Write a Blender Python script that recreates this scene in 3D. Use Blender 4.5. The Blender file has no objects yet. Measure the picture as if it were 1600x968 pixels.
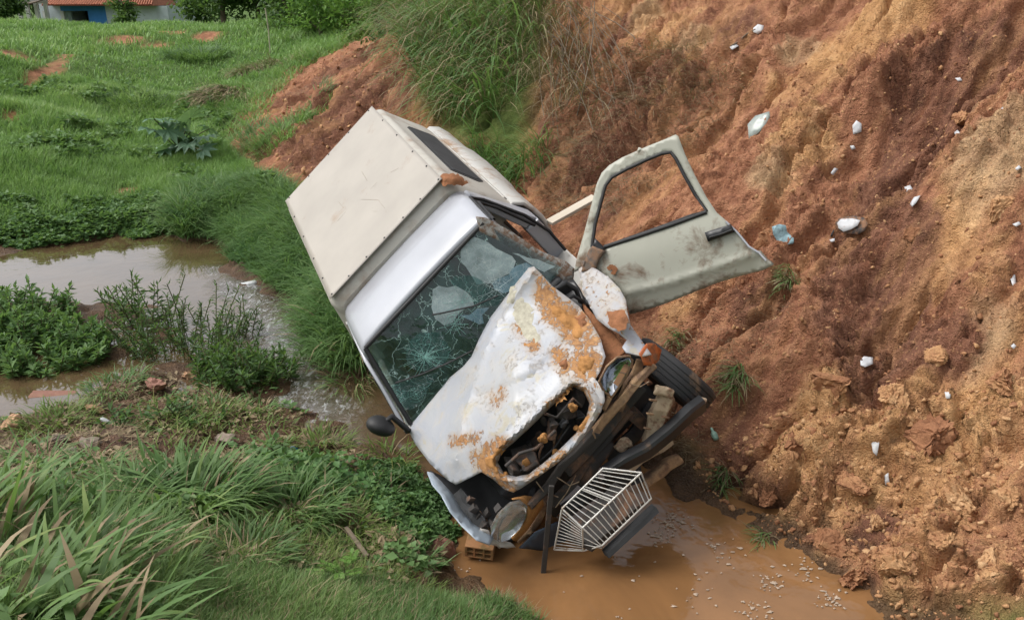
import bpy, bmesh, math, random
import numpy as np
from mathutils import Vector, Matrix
from mathutils.geometry import delaunay_2d_cdt

random.seed(7)
rng = np.random.default_rng(7)
scene = bpy.context.scene
C = scene.collection

# ---------------------------------------------------------------- camera
FPX, PITCH, CAMH = 1250.0, math.radians(21.5), 3.5
cam_d = bpy.data.cameras.new('camera')
cam = bpy.data.objects.new('camera', cam_d)
C.objects.link(cam)
cam.location = (0, 0, CAMH)
cam.rotation_euler = (math.radians(90) - PITCH, 0, 0)
cam_d.sensor_width = 36.0
cam_d.lens = 36.0 * FPX / 1600.0
cam_d.clip_end = 1000.0
cam_d.clip_start = 0.05
scene.camera = cam

# ---------------------------------------------------------------- sky, sun, exposure
SUN_EL, SUN_ROT = math.radians(55), math.radians(268)
world = bpy.data.worlds.new('World')
scene.world = world
world.use_nodes = True
wn = world.node_tree
wn.nodes.clear()
sky = wn.nodes.new('ShaderNodeTexSky')
sky.sky_type = 'NISHITA'
sky.sun_disc = False
sky.sun_elevation = SUN_EL
sky.sun_rotation = SUN_ROT
sky.air_density = 1.0
sky.dust_density = 6.0
sky.ozone_density = 1.0
hs = wn.nodes.new('ShaderNodeHueSaturation')
hs.inputs['Saturation'].default_value = 0.22
bg = wn.nodes.new('ShaderNodeBackground')
bg.inputs['Strength'].default_value = 0.15
wo = wn.nodes.new('ShaderNodeOutputWorld')
wn.links.new(sky.outputs[0], hs.inputs['Color'])
wn.links.new(hs.outputs[0], bg.inputs['Color'])
wn.links.new(bg.outputs[0], wo.inputs['Surface'])
sun_d = bpy.data.lights.new('sun', 'SUN')
sun_d.energy = 0.9
sun_d.angle = math.radians(25)
sun_d.color = (1.0, 0.96, 0.9)
sun = bpy.data.objects.new('sun', sun_d)
C.objects.link(sun)
sdir = Vector((math.sin(SUN_ROT) * math.cos(SUN_EL), math.cos(SUN_ROT) * math.cos(SUN_EL), math.sin(SUN_EL)))
sun.rotation_euler = sdir.to_track_quat('Z', 'Y').to_euler()
sun.location = (0, 0, 30)
scene.view_settings.view_transform = 'Standard'
scene.view_settings.look = 'None'
scene.view_settings.gamma = 1.0
scene.view_settings.exposure = 0.5
scene.view_settings.use_curve_mapping = False

# ---------------------------------------------------------------- helpers: numbers
CAMP = np.array([0.0, 0.0, CAMH])
def ray(px, py):
    v = (px - 800) / FPX
    w = (py - 484) / FPX
    return np.stack([v + 0 * w, math.cos(PITCH) - w * math.sin(PITCH) + 0 * v, -math.sin(PITCH) - w * math.cos(PITCH) + 0 * v], -1)
def onray(px, py, t):
    return CAMP + ray(np.asarray(px, float), np.asarray(py, float)) * np.asarray(t, float)[..., None]
def atz(px, py, z):
    d = ray(float(px), float(py))
    t = (z - CAMH) / d[2]
    return CAMP + d * t
def hash2(i, j, s):
    n = (i.astype(np.int64) * 374761393 + j.astype(np.int64) * 668265263 + s * 974634777) & 0x7fffffff
    n = ((n ^ (n >> 13)) * 1274126177) & 0x7fffffff
    return ((n ^ (n >> 16)) & 0xffff) / 65535.0
def vnoise(x, y, s=0):
    xi = np.floor(x); yi = np.floor(y)
    fx = x - xi; fy = y - yi
    ux = fx * fx * fx * (fx * (fx * 6 - 15) + 10); uy = fy * fy * fy * (fy * (fy * 6 - 15) + 10)
    i = xi.astype(np.int64); j = yi.astype(np.int64)
    a = hash2(i, j, s); b = hash2(i + 1, j, s); c = hash2(i, j + 1, s); d = hash2(i + 1, j + 1, s)
    return (a + (b - a) * ux) * (1 - uy) + (c + (d - c) * ux) * uy
def fbm(x, y, s=0, o=4, g=0.5):
    r = 0; a = 1; t = 0
    for k in range(o):
        r = r + a * (vnoise(x * 2 ** k + 17.3 * k, y * 2 ** k - 9.1 * k, s + k) - 0.5); t += a; a *= g
    return r / t * 2
def worley(x, y, s=0):
    xi = np.floor(x).astype(np.int64); yi = np.floor(y).astype(np.int64)
    f1 = np.full(x.shape, 9.0); f2 = np.full(x.shape, 9.0); idv = np.zeros(x.shape)
    for di in (-1, 0, 1):
        for dj in (-1, 0, 1):
            i = xi + di; j = yi + dj
            cx = i + hash2(i, j, s); cy = j + hash2(i, j, s + 5)
            d = np.hypot(x - cx, y - cy)
            m = d < f1
            f2 = np.where(m, f1, np.minimum(f2, d)); idv = np.where(m, hash2(i, j, s + 9), idv)
            f1 = np.where(m, d, f1)
    return f1, f2, idv
def blocks(x, y, s):
    """broken clods: tilted cells parted by cracks"""
    xi = np.floor(x).astype(np.int64); yi = np.floor(y).astype(np.int64)
    f1 = np.full(x.shape, 9.0); f2 = np.full(x.shape, 9.0); ci = np.zeros(x.shape, np.int64); cj = np.zeros(x.shape, np.int64); ddx = np.zeros(x.shape); ddy = np.zeros(x.shape)
    for di in (-1, 0, 1):
        for dj in (-1, 0, 1):
            i = xi + di; j = yi + dj
            dx = x - i - hash2(i, j, s); dy = y - j - hash2(i, j, s + 5); d = np.hypot(dx, dy); m = d < f1
            f2 = np.where(m, f1, np.minimum(f2, d)); ci = np.where(m, i, ci); cj = np.where(m, j, cj); ddx = np.where(m, dx, ddx); ddy = np.where(m, dy, ddy); f1 = np.where(m, d, f1)
    h = hash2(ci, cj, s + 9) + 0.9 * ((hash2(ci, cj, s + 11) - .5) * ddx + (hash2(ci, cj, s + 13) - .5) * ddy) * 1.6 - 0.55 * f1 * f1
    return sstep(0.0, 0.22, f2 - f1) * (0.25 + 0.75 * h)
def sstep(a, b, x):
    t = np.clip((x - a) / (b - a), 0, 1)
    return t * t * (3 - 2 * t)
class TPS:
    def __init__(self, p, v, reg=0.0):
        p = np.asarray(p, float); v = np.asarray(v, float)
        self.m = p.mean(0); self.s = p.std() + 1e-9
        q = (p - self.m) / self.s; n = len(q)
        d = np.linalg.norm(q[:, None] - q[None], axis=2)
        K = np.where(d > 0, d * d * np.log(d + 1e-12), 0) + reg * np.eye(n)
        P = np.concatenate([np.ones((n, 1)), q], 1)
        A = np.zeros((n + 3, n + 3)); A[:n, :n] = K; A[:n, n:] = P; A[n:, :n] = P.T
        self.w = np.linalg.solve(A + 1e-10 * np.eye(n + 3), np.concatenate([v, np.zeros(3)])); self.q = q
    def __call__(self, x, y):
        sh = np.shape(x); x = np.ravel(x); y = np.ravel(y); n = len(self.q)
        out = np.empty(len(x))
        for a in range(0, len(x), 40000):
            q = (np.stack([x[a:a + 40000], y[a:a + 40000]], 1) - self.m) / self.s
            d2 = ((q[:, None] - self.q[None]) ** 2).sum(2)
            U = 0.5 * d2 * np.log(d2 + 1e-20)
            out[a:a + 40000] = U @ self.w[:n] + self.w[n] + q @ self.w[n + 1:]
        return out.reshape(sh)
def inpoly(px, py, poly):
    poly = np.asarray(poly, float); r = np.zeros(np.shape(px), bool); n = len(poly)
    for i in range(n):
        x0, y0 = poly[i]; x1, y1 = poly[(i + 1) % n]
        if y0 == y1: continue
        c = ((y0 > py) != (y1 > py)) & (px < (x1 - x0) * (py - y0) / (y1 - y0) + x0)
        r ^= c
    return r
def polydist(px, py, poly, closed=True):
    poly = np.asarray(poly, float); n = len(poly); best = np.full(np.shape(px), 1e9)
    for i in range(n if closed else n - 1):
        a = poly[i]; b = poly[(i + 1) % n]; ab = b - a; L = ab @ ab + 1e-12
        t = np.clip(((px - a[0]) * ab[0] + (py - a[1]) * ab[1]) / L, 0, 1)
        best = np.minimum(best, np.hypot(px - a[0] - t * ab[0], py - a[1] - t * ab[1]))
    return best
def sdist(px, py, poly):
    return np.where(inpoly(px, py, poly), 1, -1) * polydist(px, py, poly)

# ---------------------------------------------------------------- helpers: objects
def tag(o, label, cat, group=None, kind=None):
    if label: o['label'] = label
    if cat: o['category'] = cat
    if group: o['group'] = group
    if kind: o['kind'] = kind
    return o
def empty(name, loc=(0, 0, 0), label=None, cat=None, group=None):
    o = bpy.data.objects.new(name, None)
    C.objects.link(o); o.location = loc; o.empty_display_size = 0.1
    return tag(o, label, cat, group)
def link(name, me, mat, parent=None, smooth=False):
    if mat is not None and len(me.materials) == 0: me.materials.append(mat)
    o = bpy.data.objects.new(name, me)
    C.objects.link(o)
    if parent: o.parent = parent
    if smooth: me.shade_smooth()
    return o
def mesh_np(name, V, F, mat, parent=None, smooth=False, attrs=None):
    """V (n,3); F list of arrays each (m,k)"""
    if isinstance(F, np.ndarray): F = [F]
    V = np.asarray(V, np.float32)
    me = bpy.data.meshes.new(name)
    idx = np.concatenate([f.ravel() for f in F]).astype(np.int32)
    tot = np.concatenate([np.full(len(f), f.shape[1], np.int32) for f in F])
    st = np.concatenate([[0], np.cumsum(tot)[:-1]]).astype(np.int32)
    me.vertices.add(len(V)); me.vertices.foreach_set('co', V.ravel())
    me.loops.add(len(idx)); me.loops.foreach_set('vertex_index', idx)
    me.polygons.add(len(tot)); me.polygons.foreach_set('loop_start', st)
    me.update(calc_edges=True); me.validate()
    for k, v in (attrs or {}).items():
        a = me.attributes.new(k, 'FLOAT', 'POINT'); a.data.foreach_set('value', np.asarray(v, np.float32))
    return link(name, me, mat, parent, smooth)
def mesh_py(name, V, F, mat, parent=None, smooth=False):
    me = bpy.data.meshes.new(name)
    me.from_pydata([tuple(map(float, v)) for v in V], [], [tuple(f) for f in F]); me.update()
    return link(name, me, mat, parent, smooth)
def bm_obj(name, bm, mat, parent=None, smooth=False):
    bmesh.ops.recalc_face_normals(bm, faces=bm.faces[:])
    me = bpy.data.meshes.new(name); bm.to_mesh(me); bm.free()
    return link(name, me, mat, parent, smooth)
def hexa(name, P, mat, parent=None, bevel=0.0, seg=2):
    """P: eight corners, bottom ring then top ring"""
    bm = bmesh.new(); v = [bm.verts.new(tuple(map(float, p))) for p in P]
    for f in ((3, 2, 1, 0), (4, 5, 6, 7), (0, 1, 5, 4), (1, 2, 6, 5), (2, 3, 7, 6), (3, 0, 4, 7)):
        bm.faces.new([v[i] for i in f])
    if bevel: bmesh.ops.bevel(bm, geom=bm.edges[:], offset=bevel, segments=seg, profile=0.5, affect='EDGES')
    return bm_obj(name, bm, mat, parent, smooth=False)
def box(name, lo, hi, mat, parent=None, bevel=0.0, seg=2):
    x0, y0, z0 = lo; x1, y1, z1 = hi
    return hexa(name, [(x0, y0, z0), (x1, y0, z0), (x1, y1, z0), (x0, y1, z0), (x0, y0, z1), (x1, y0, z1), (x1, y1, z1), (x0, y1, z1)], mat, parent, bevel, seg)
def beam(name, a, b, w, h, mat, parent=None, up=(0, 0, 1), bevel=0.0):
    a = np.asarray(a, float); b = np.asarray(b, float); d = (b - a) / np.linalg.norm(b - a)
    u = np.asarray(up, float); s = np.cross(d, u); s /= np.linalg.norm(s); u = np.cross(s, d)
    s = s * w / 2; u = u * h / 2
    return hexa(name, [a - s - u, b - s - u, b + s - u, a + s - u, a - s + u, b - s + u, b + s + u, a + s + u], mat, parent, bevel)
def tube_arrays(pts, r, n=6, caps=True):
    pts = np.asarray(pts, float); m = len(pts); r = np.broadcast_to(np.asarray(r, float), (m,))
    T = np.gradient(pts, axis=0); T /= np.linalg.norm(T, axis=1)[:, None] + 1e-12
    ref = np.array([0.31, 0.52, 0.79]); A = np.cross(T, ref); A /= np.linalg.norm(A, axis=1)[:, None]; B = np.cross(T, A)
    th = np.arange(n) * 2 * math.pi / n
    V = (pts[:, None] + r[:, None, None] * (np.cos(th)[None, :, None] * A[:, None] + np.sin(th)[None, :, None] * B[:, None])).reshape(-1, 3)
    i = np.arange(m - 1)[:, None] * n; j = np.arange(n)[None]; k = (j + 1) % n
    F = np.stack([i + j, i + k, i + n + k, i + n + j], -1).reshape(-1, 4)
    return V, F
def tubes(name, paths, r, mat, parent=None, n=6):
    Vs = []; Fs = []; o = 0
    for k, p in enumerate(paths):
        rr = r[k] if isinstance(r, (list, tuple)) else r
        V, F = tube_arrays(p, rr, n); Vs.append(V); Fs.append(F + o); o += len(V)
    return mesh_np(name, np.concatenate(Vs), np.concatenate(Fs), mat, parent, smooth=True)
def lathe(name, prof, mat, parent=None, n=40, closed=False):
    """profile (r, h) revolved about local +Y"""
    prof = np.asarray(prof, float); m = len(prof); th = np.arange(n) * 2 * math.pi / n
    V = np.stack([prof[:, 0][:, None] * np.cos(th), np.repeat(prof[:, 1][:, None], n, 1), prof[:, 0][:, None] * np.sin(th)], -1).reshape(-1, 3)
    i = np.arange(m if closed else m - 1)[:, None] * n; j = np.arange(n)[None]; k = (j + 1) % n; i2 = (i + n) % (m * n)
    F = np.stack([i + j, i + k, i2 + k, i2 + j], -1).reshape(-1, 4)
    return mesh_np(name, V, F, mat, parent, smooth=True)

# ---------------------------------------------------------------- helpers: materials
class NT:
    def __init__(self, name):
        self.m = bpy.data.materials.new(name); self.m.use_nodes = True
        self.t = self.m.node_tree; self.t.nodes.clear()
        self.out = self.t.nodes.new('ShaderNodeOutputMaterial')
        self.tc = self.t.nodes.new('ShaderNodeTexCoord')
    def n(self, ty, **kw):
        nd = self.t.nodes.new('ShaderNode' + ty)
        for k, v in kw.items():
            if hasattr(nd, k) and not k[0].isupper(): setattr(nd, k, v)
        return nd
    def l(self, a, b): self.t.links.new(a, b)
    def put(self, sock, v):
        if hasattr(v, 'is_output'): self.l(v, sock)
        elif isinstance(v, (tuple, list)) and len(v) == 3 and sock.type == 'RGBA': sock.default_value = (*v, 1)
        else: sock.default_value = v
    def noise(self, scale, detail=4, rough=0.55, dist=0.0, vec=None, out=0):
        nd = self.n('TexNoise'); nd.inputs['Scale'].default_value = scale; nd.inputs['Detail'].default_value = detail
        nd.inputs['Roughness'].default_value = rough; nd.inputs['Distortion'].default_value = dist
        self.l(vec if vec is not None else self.tc.outputs['Object'], nd.inputs['Vector']); return nd.outputs[out]
    def voro(self, scale, feature='F1', vec=None, out='Distance', rand=1.0):
        nd = self.n('TexVoronoi'); nd.feature = feature; nd.inputs['Scale'].default_value = scale; nd.inputs['Randomness'].default_value = rand
        self.l(vec if vec is not None else self.tc.outputs['Object'], nd.inputs['Vector']); return nd.outputs[out]
    def ramp(self, fac, stops, interp='LINEAR'):
        nd = self.n('ValToRGB'); cr = nd.color_ramp; cr.interpolation = interp
        while len(cr.elements) < len(stops): cr.elements.new(0.5)
        for e, (p, c) in zip(cr.elements, stops):
            e.position = p; e.color = (*c, 1) if isinstance(c, (tuple, list)) else (c, c, c, 1)
        self.put(nd.inputs['Fac'], fac); return nd.outputs['Color']
    def mix(self, f, a, b, mode='MIX'):
        nd = self.n('Mix'); nd.data_type = 'RGBA'; nd.blend_type = mode
        self.put(nd.inputs[0], f); self.put(nd.inputs[6], a); self.put(nd.inputs[7], b); return nd.outputs[2]
    def math(self, op, a, b=0.0, clamp=False):
        nd = self.n('Math'); nd.operation = op; nd.use_clamp = clamp
        self.put(nd.inputs[0], a); self.put(nd.inputs[1], b); return nd.outputs[0]
    def attr(self, name, out='Fac'):
        nd = self.n('Attribute'); nd.attribute_name = name; return nd.outputs[out]
    def mapping(self, scale=(1, 1, 1), rot=(0, 0, 0)):
        nd = self.n('Mapping'); nd.inputs['Scale'].default_value = scale; nd.inputs['Rotation'].default_value = rot
        self.l(self.tc.outputs['Object'], nd.inputs['Vector']); return nd.outputs[0]
    def bump(self, h, strength=0.5, dist=0.01, normal=None):
        nd = self.n('Bump'); nd.inputs['Strength'].default_value = strength; nd.inputs['Distance'].default_value = dist
        self.l(h, nd.inputs['Height'])
        if normal is not None: self.l(normal, nd.inputs['Normal'])
        return nd.outputs[0]
    def bsdf(self, color, rough=0.6, metal=0.0, normal=None, **kw):
        p = self.n('BsdfPrincipled'); self.put(p.inputs['Base Color'], color); self.put(p.inputs['Roughness'], rough); self.put(p.inputs['Metallic'], metal)
        if normal is not None: self.l(normal, p.inputs['Normal'])
        for k, v in kw.items(): self.put(p.inputs[k.replace('_', ' ')], v)
        self.p = p; return p.outputs[0]
    def done(self, sh): self.l(sh, self.out.inputs['Surface']); return self.m
def mat_simple(name, col, rough=0.6, metal=0.0, var=0.25, scale=8.0, bump=0.0, bscale=30.0):
    t = NT(name)
    n = t.noise(scale, 5, 0.6)
    lo = tuple(c * (1 - var) for c in col); hi = tuple(min(1, c * (1 + var)) for c in col)
    c = t.ramp(n, [(0.3, lo), (0.7, hi)])
    nm = t.bump(t.noise(bscale, 4, 0.6), bump, 0.01) if bump else None
    return t.done(t.bsdf(c, rough, metal, nm))
def mat_dirty(name, col, mud, lo=0.55, hi=0.68, rough=0.45, metal=0.0, scale=6.0, speck=True, coat=0.0, mudrough=0.9, extra=None):
    """painted / plastic surface with splashed, dried mud"""
    t = NT(name)
    n1 = t.noise(scale, 7, 0.65, 0.3); n2 = t.noise(scale * 6, 5, 0.7)
    base = t.ramp(t.noise(2.5, 4), [(0.3, tuple(c * 0.86 for c in col)), (0.7, col)])
    if extra is not None:
        base = t.mix(t.ramp(t.noise(scale * 1.7, 5, 0.6, 0.4), [(extra[1], 0.0), (extra[1] + 0.05, 1.0)]), base, extra[0])
    f = t.ramp(n1, [(lo, 0.0), (hi, 1.0)])
    if speck: f = t.math('MAXIMUM', f, t.ramp(n2, [(hi - 0.01, 0.0), (hi + 0.06, 0.8)]))
    mudc = t.mix(n2, tuple(c * 0.6 for c in mud), tuple(min(1, c * 1.25) for c in mud))
    c = t.mix(f, base, mudc)
    r = t.math('ADD', t.math('MULTIPLY', f, mudrough - rough), rough)
    nm = t.bump(t.math('MULTIPLY', f, n2), 0.6, 0.006)
    return t.done(t.bsdf(c, r, metal, nm, Coat_Weight=coat))
# ---------------------------------------------------------------- materials of the place
def leaf_mat(name, stops, rough=0.55, trans=0.35):
    t = NT(name)
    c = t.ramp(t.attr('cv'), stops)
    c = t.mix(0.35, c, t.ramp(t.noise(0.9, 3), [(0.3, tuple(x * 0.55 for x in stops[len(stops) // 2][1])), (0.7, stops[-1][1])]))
    b = t.bsdf(c, rough, Specular_IOR_Level=0.35)
    tr = t.n('BsdfTranslucent'); t.l(t.mix(0.5, c, (0.26, 0.44, 0.08), 'MIX'), tr.inputs['Color'])
    mx = t.n('MixShader'); mx.inputs[0].default_value = trans
    t.l(b, mx.inputs[1]); t.l(tr.outputs[0], mx.inputs[2])
    return t.done(mx.outputs[0])
M = {}
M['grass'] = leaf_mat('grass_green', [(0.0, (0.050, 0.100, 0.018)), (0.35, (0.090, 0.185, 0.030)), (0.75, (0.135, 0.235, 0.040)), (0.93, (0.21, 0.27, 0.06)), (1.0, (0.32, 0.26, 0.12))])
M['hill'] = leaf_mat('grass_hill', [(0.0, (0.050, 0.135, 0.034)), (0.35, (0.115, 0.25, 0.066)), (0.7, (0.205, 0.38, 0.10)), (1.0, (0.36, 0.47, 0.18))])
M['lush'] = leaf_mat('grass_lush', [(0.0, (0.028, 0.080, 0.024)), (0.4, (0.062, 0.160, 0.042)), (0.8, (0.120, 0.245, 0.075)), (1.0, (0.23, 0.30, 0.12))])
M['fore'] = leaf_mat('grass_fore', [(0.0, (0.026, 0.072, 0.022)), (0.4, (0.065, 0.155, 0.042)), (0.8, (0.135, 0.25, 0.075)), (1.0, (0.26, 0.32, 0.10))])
M['straw'] = leaf_mat('grass_straw', [(0.0, (0.10, 0.066, 0.035)), (0.5, (0.24, 0.175, 0.10)), (1.0, (0.40, 0.32, 0.20))], 0.7, 0.15)
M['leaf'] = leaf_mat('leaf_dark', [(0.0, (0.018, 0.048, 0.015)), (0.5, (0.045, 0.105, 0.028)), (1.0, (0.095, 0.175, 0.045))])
M['leaf_bright'] = leaf_mat('leaf_bright', [(0.0, (0.040, 0.105, 0.018)), (0.5, (0.085, 0.20, 0.032)), (1.0, (0.17, 0.31, 0.06))])
M['leaf_cover'] = leaf_mat('leaf_cover', [(0.0, (0.040, 0.105, 0.028)), (0.5, (0.085, 0.185, 0.055)), (1.0, (0.16, 0.26, 0.09))])
M['castor'] = leaf_mat('leaf_castor', [(0.0, (0.07, 0.155, 0.085)), (0.5, (0.115, 0.22, 0.135)), (1.0, (0.20, 0.32, 0.21))], 0.5, 0.25)
M['stem'] = mat_simple('plant_stem', (0.10, 0.11, 0.045), 0.8, var=0.4, scale=20)
M['bark'] = mat_simple('bark', (0.10, 0.075, 0.05), 0.9, var=0.4, scale=10)
M['twig'] = mat_simple('twig', (0.15, 0.115, 0.08), 0.85, var=0.45, scale=14)
MUD_O = (0.42, 0.205, 0.065)
MUD_R = (0.27, 0.105, 0.048)

def soil_material():
    t = NT('earth')
    pos = t.tc.outputs['Object']
    dark, och, wet, green, pale = (t.attr(k) for k in ('a_dark', 'a_ochre', 'a_wet', 'a_green', 'a_pale'))
    n1 = t.noise(0.8, 5, 0.6, 0.5); n2 = t.noise(5.0, 7, 0.68, 0.4); n3 = t.noise(26.0, 5, 0.7); n4 = t.noise(90.0, 3, 0.7)
    red = t.ramp(n2, [(0.28, (0.175, 0.073, 0.043)), (0.45, (0.306, 0.135, 0.075)), (0.6, (0.406, 0.198, 0.110)), (0.78, (0.537, 0.300, 0.181))])
    ochre = t.ramp(n2, [(0.26, (0.288, 0.144, 0.065)), (0.5, (0.488, 0.269, 0.122)), (0.78, (0.650, 0.413, 0.213))])
    darkc = t.ramp(n2, [(0.28, (0.095, 0.045, 0.029)), (0.5, (0.190, 0.085, 0.052)), (0.8, (0.33, 0.165, 0.10))])
    palec = t.ramp(n2, [(0.28, (0.325, 0.194, 0.106)), (0.75, (0.625, 0.419, 0.237))])
    nm = t.math('SUBTRACT', n1, 0.5)
    nm2 = t.math('SUBTRACT', t.noise(2.6, 6, 0.7, 0.8), 0.5)
    fo = t.math('ADD', t.math('MULTIPLY', och, 0.75), t.math('ADD', t.math('MULTIPLY', nm, 1.2), t.math('MULTIPLY', nm2, 1.5)), True)
    c = t.mix(t.ramp(fo, [(0.25, 0.0), (0.65, 1.0)]), red, ochre)
    c = t.mix(t.ramp(t.math('ADD', pale, t.math('MULTIPLY', nm, 0.8)), [(0.35, 0.0), (0.75, 1.0)]), c, palec)
    c = t.mix(t.ramp(t.math('ADD', dark, t.math('MULTIPLY', t.math('SUBTRACT', n2, 0.5), 1.0)), [(0.3, 0.0), (0.7, 1.0)]), c, darkc)
    st = t.attr('a_str')
    c = t.mix(t.ramp(st, [(0.50, 0.0), (0.95, 0.75)]), c, t.mix(n2, (0.33, 0.155, 0.066), (0.60, 0.355, 0.155)))
    c = t.mix(t.ramp(st, [(0.12, 0.65), (0.48, 0.0)]), c, t.mix(n2, (0.105, 0.040, 0.021), (0.25, 0.098, 0.05)))
    c = t.mix(t.ramp(n3, [(0.58, 0.0), (0.70, 0.7)]), c, (0.52, 0.30, 0.15))
    c = t.mix(t.ramp(n3, [(0.28, 0.8), (0.43, 0.0)]), c, (0.085, 0.035, 0.021))
    c = t.mix(t.ramp(n4, [(0.66, 0.0), (0.78, 0.5)]), c, (0.52, 0.31, 0.16))
    gc = t.ramp(n2, [(0.3, (0.045, 0.085, 0.020)), (0.55, (0.085, 0.150, 0.032)), (0.8, (0.13, 0.15, 0.05))])
    c = t.mix(green, c, gc)
    mudc = t.ramp(n2, [(0.3, (0.030, 0.021, 0.014)), (0.7, (0.115, 0.068, 0.040))])
    c = t.mix(t.math('MULTIPLY', wet, 0.85), c, mudc)
    rough = t.math('SUBTRACT', 0.93, t.math('MULTIPLY', wet, 0.55))
    crb = t.voro(34.0, 'F1', vec=t.mix(0.12, pos, t.noise(20.0, 3, out=1)))
    h = t.math('ADD', t.math('MULTIPLY', n2, 0.8), t.math('ADD', t.math('MULTIPLY', n3, 0.6), t.math('ADD', t.math('MULTIPLY', n4, 0.22), t.math('MULTIPLY', crb, -0.45))))
    return t.done(t.bsdf(c, rough, 0.0, t.bump(h, 1.0, 0.04), Specular_IOR_Level=0.25))
M['earth'] = soil_material()
def clod_material():
    t = NT('earth_clod')
    n2 = t.noise(7.0, 6, 0.65); n3 = t.noise(40.0, 5, 0.7)
    oi = t.n('ObjectInfo')
    a = t.ramp(t.math('ADD', t.math('MULTIPLY', n2, 0.7), t.math('MULTIPLY', t.attr('cv'), 0.3)), [(0.25, (0.19, 0.085, 0.045)), (0.42, (0.31, 0.150, 0.078)), (0.56, (0.42, 0.235, 0.115)), (0.75, (0.55, 0.36, 0.20))])
    c = t.mix(t.ramp(n3, [(0.3, 0.6), (0.45, 0.0)]), a, (0.10, 0.04, 0.024))
    return t.done(t.bsdf(c, 0.95, 0.0, t.bump(t.math('ADD', n2, t.math('MULTIPLY', n3, 0.6)), 0.9, 0.02), Specular_IOR_Level=0.2))
M['clod'] = clod_material()
def water_material():
    t = NT('muddy_water')
    wv = t.math('ADD', t.math('MULTIPLY', t.noise(2.2, 3, 0.5, 0.6), 1.0), t.math('MULTIPLY', t.noise(9.0, 3, 0.5, 0.5), 0.22))
    rap = t.attr('a_rap'); frn = t.attr('a_front')
    chop = t.math('MULTIPLY', t.math('MULTIPLY', t.noise(11.0, 5, 0.65, 1.5), rap), 10.0)
    n = t.noise(1.3, 4, 0.6, 1.0)
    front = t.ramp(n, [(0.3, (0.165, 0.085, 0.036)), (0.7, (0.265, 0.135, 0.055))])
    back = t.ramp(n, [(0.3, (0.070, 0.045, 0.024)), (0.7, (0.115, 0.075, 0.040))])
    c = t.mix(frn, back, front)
    c = t.mix(t.math('MULTIPLY', rap, t.ramp(t.noise(16.0, 5, 0.7, 1.0, vec=t.mapping((1, .45, 1))), [(0.5, 0.5), (0.62, 1.0)])), c, t.ramp(t.noise(16.0, 5, 0.7, 1.0, vec=t.mapping((1, .45, 1))), [(0.50, (0.085, 0.082, 0.075)), (0.66, (0.45, 0.46, 0.47))]))  # white chop and glints of the rapid put into the base colour
    return t.done(t.bsdf(c, t.math('ADD', 0.04, t.math('MULTIPLY', rap, 0.08)), 0.0, t.bump(t.math('ADD', wv, chop), 0.4, 0.025), IOR=1.5, Specular_IOR_Level=0.5, Coat_Weight=t.math('SUBTRACT', 1.0, t.math('MULTIPLY', frn, 0.7)), Coat_Roughness=0.03))
M['water'] = water_material()

# ---------------------------------------------------------------- terrain heights
TX, TY = 1.29, 5.28                       # a point on the toe of the earth bank
UX, UY = 0.81, 0.585                      # uphill
def bank_d(x, y): return (x - TX) * UX + (y - TY) * UY
def bank_e(x, y): return -(x - TX) * UY + (y - TY) * UX
def bank_z(d):
    d1 = np.clip(d, -9, 30)
    z = np.where(d1 < 0, d1 * 0.9, np.where(d1 < 0.5, d1 * 1.1, 0.55 + (d1 - 0.5) * 0.80))
    return np.where(d1 > 4.2, 0.55 + 3.7 * 0.80 + (d1 - 4.2) * 0.45, z)
ctrl = []
def cz(px, py, z): p = atz(px, py, z); ctrl.append((p[0], p[1], z))
def cy(px, py, Y):
    d = ray(float(px), float(py)); t = Y / d[1]; p = CAMP + d * t; ctrl.append((p[0], p[1], p[2]))
# stream bed and pools
for px, py, z in [(950, 880, -.3), (1100, 880, -.28), (1250, 940, -.2), (1000, 960, -.3), (820, 900, -.14), (870, 800, -.3), (780, 770, -.15), (700, 690, -.1), (600, 640, -.2), (545, 635, -.22),
                  (445, 540, -.27), (400, 480, -.27), (345, 436, -.27), (250, 415, -.25), (130, 440, -.22), (60, 425, -.2), (170, 480, -.2), (330, 410, -.2), (20, 610, -.18), (90, 588, -.16), (140, 596, -.08),
                  (485, 600, -.25), (510, 655, -.14), (470, 570, -.25), (425, 510, -.27), (200, 590, -.02), (-100, 420, -.15), (-100, 620, -.05)]: cz(px, py, z)
# far and left shores, weedy islands, marsh
for px, py, z in [(100, 372, .10), (230, 372, .14), (350, 402, .14), (420, 436, .2), (455, 470, .22), (485, 520, .2), (515, 575, .12), (500, 470, .35), (540, 520, .3), (560, 570, .12), (580, 500, .35), (440, 400, .3), (400, 400, .25), (0, 380, .10), (-150, 370, .15), (60, 500, .14), (20, 470, .10), (100, 545, .06), (30, 560, .03),
                  (290, 500, .08), (230, 470, .02), (350, 560, .06), (400, 590, .02), (150, 620, .05), (280, 620, .06), (400, 660, .06), (60, 660, .03), (200, 690, .09), (350, 700, .10), (500, 710, .10), (0, 700, .2),
                  (580, 740, .10), (530, 690, .07), (620, 770, .12), (460, 650, .05), (430, 620, .04), (560, 700, .04), (660, 760, .05), (640, 800, .12), (690, 860, .07), (740, 905, .03), (640, 890, .16), (560, 830, .2), (420, 760, .26), (250, 760, .34), (100, 770, .5), (560, 900, .30), (700, 935, .13), (850, 972, .01), (430, 860, .42), (280, 870, .60), (100, 880, .85), (450, 960, .62), (650, 965, .35), (250, 968, .85), (60, 968, 1.05)]: cz(px, py, z)
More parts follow.
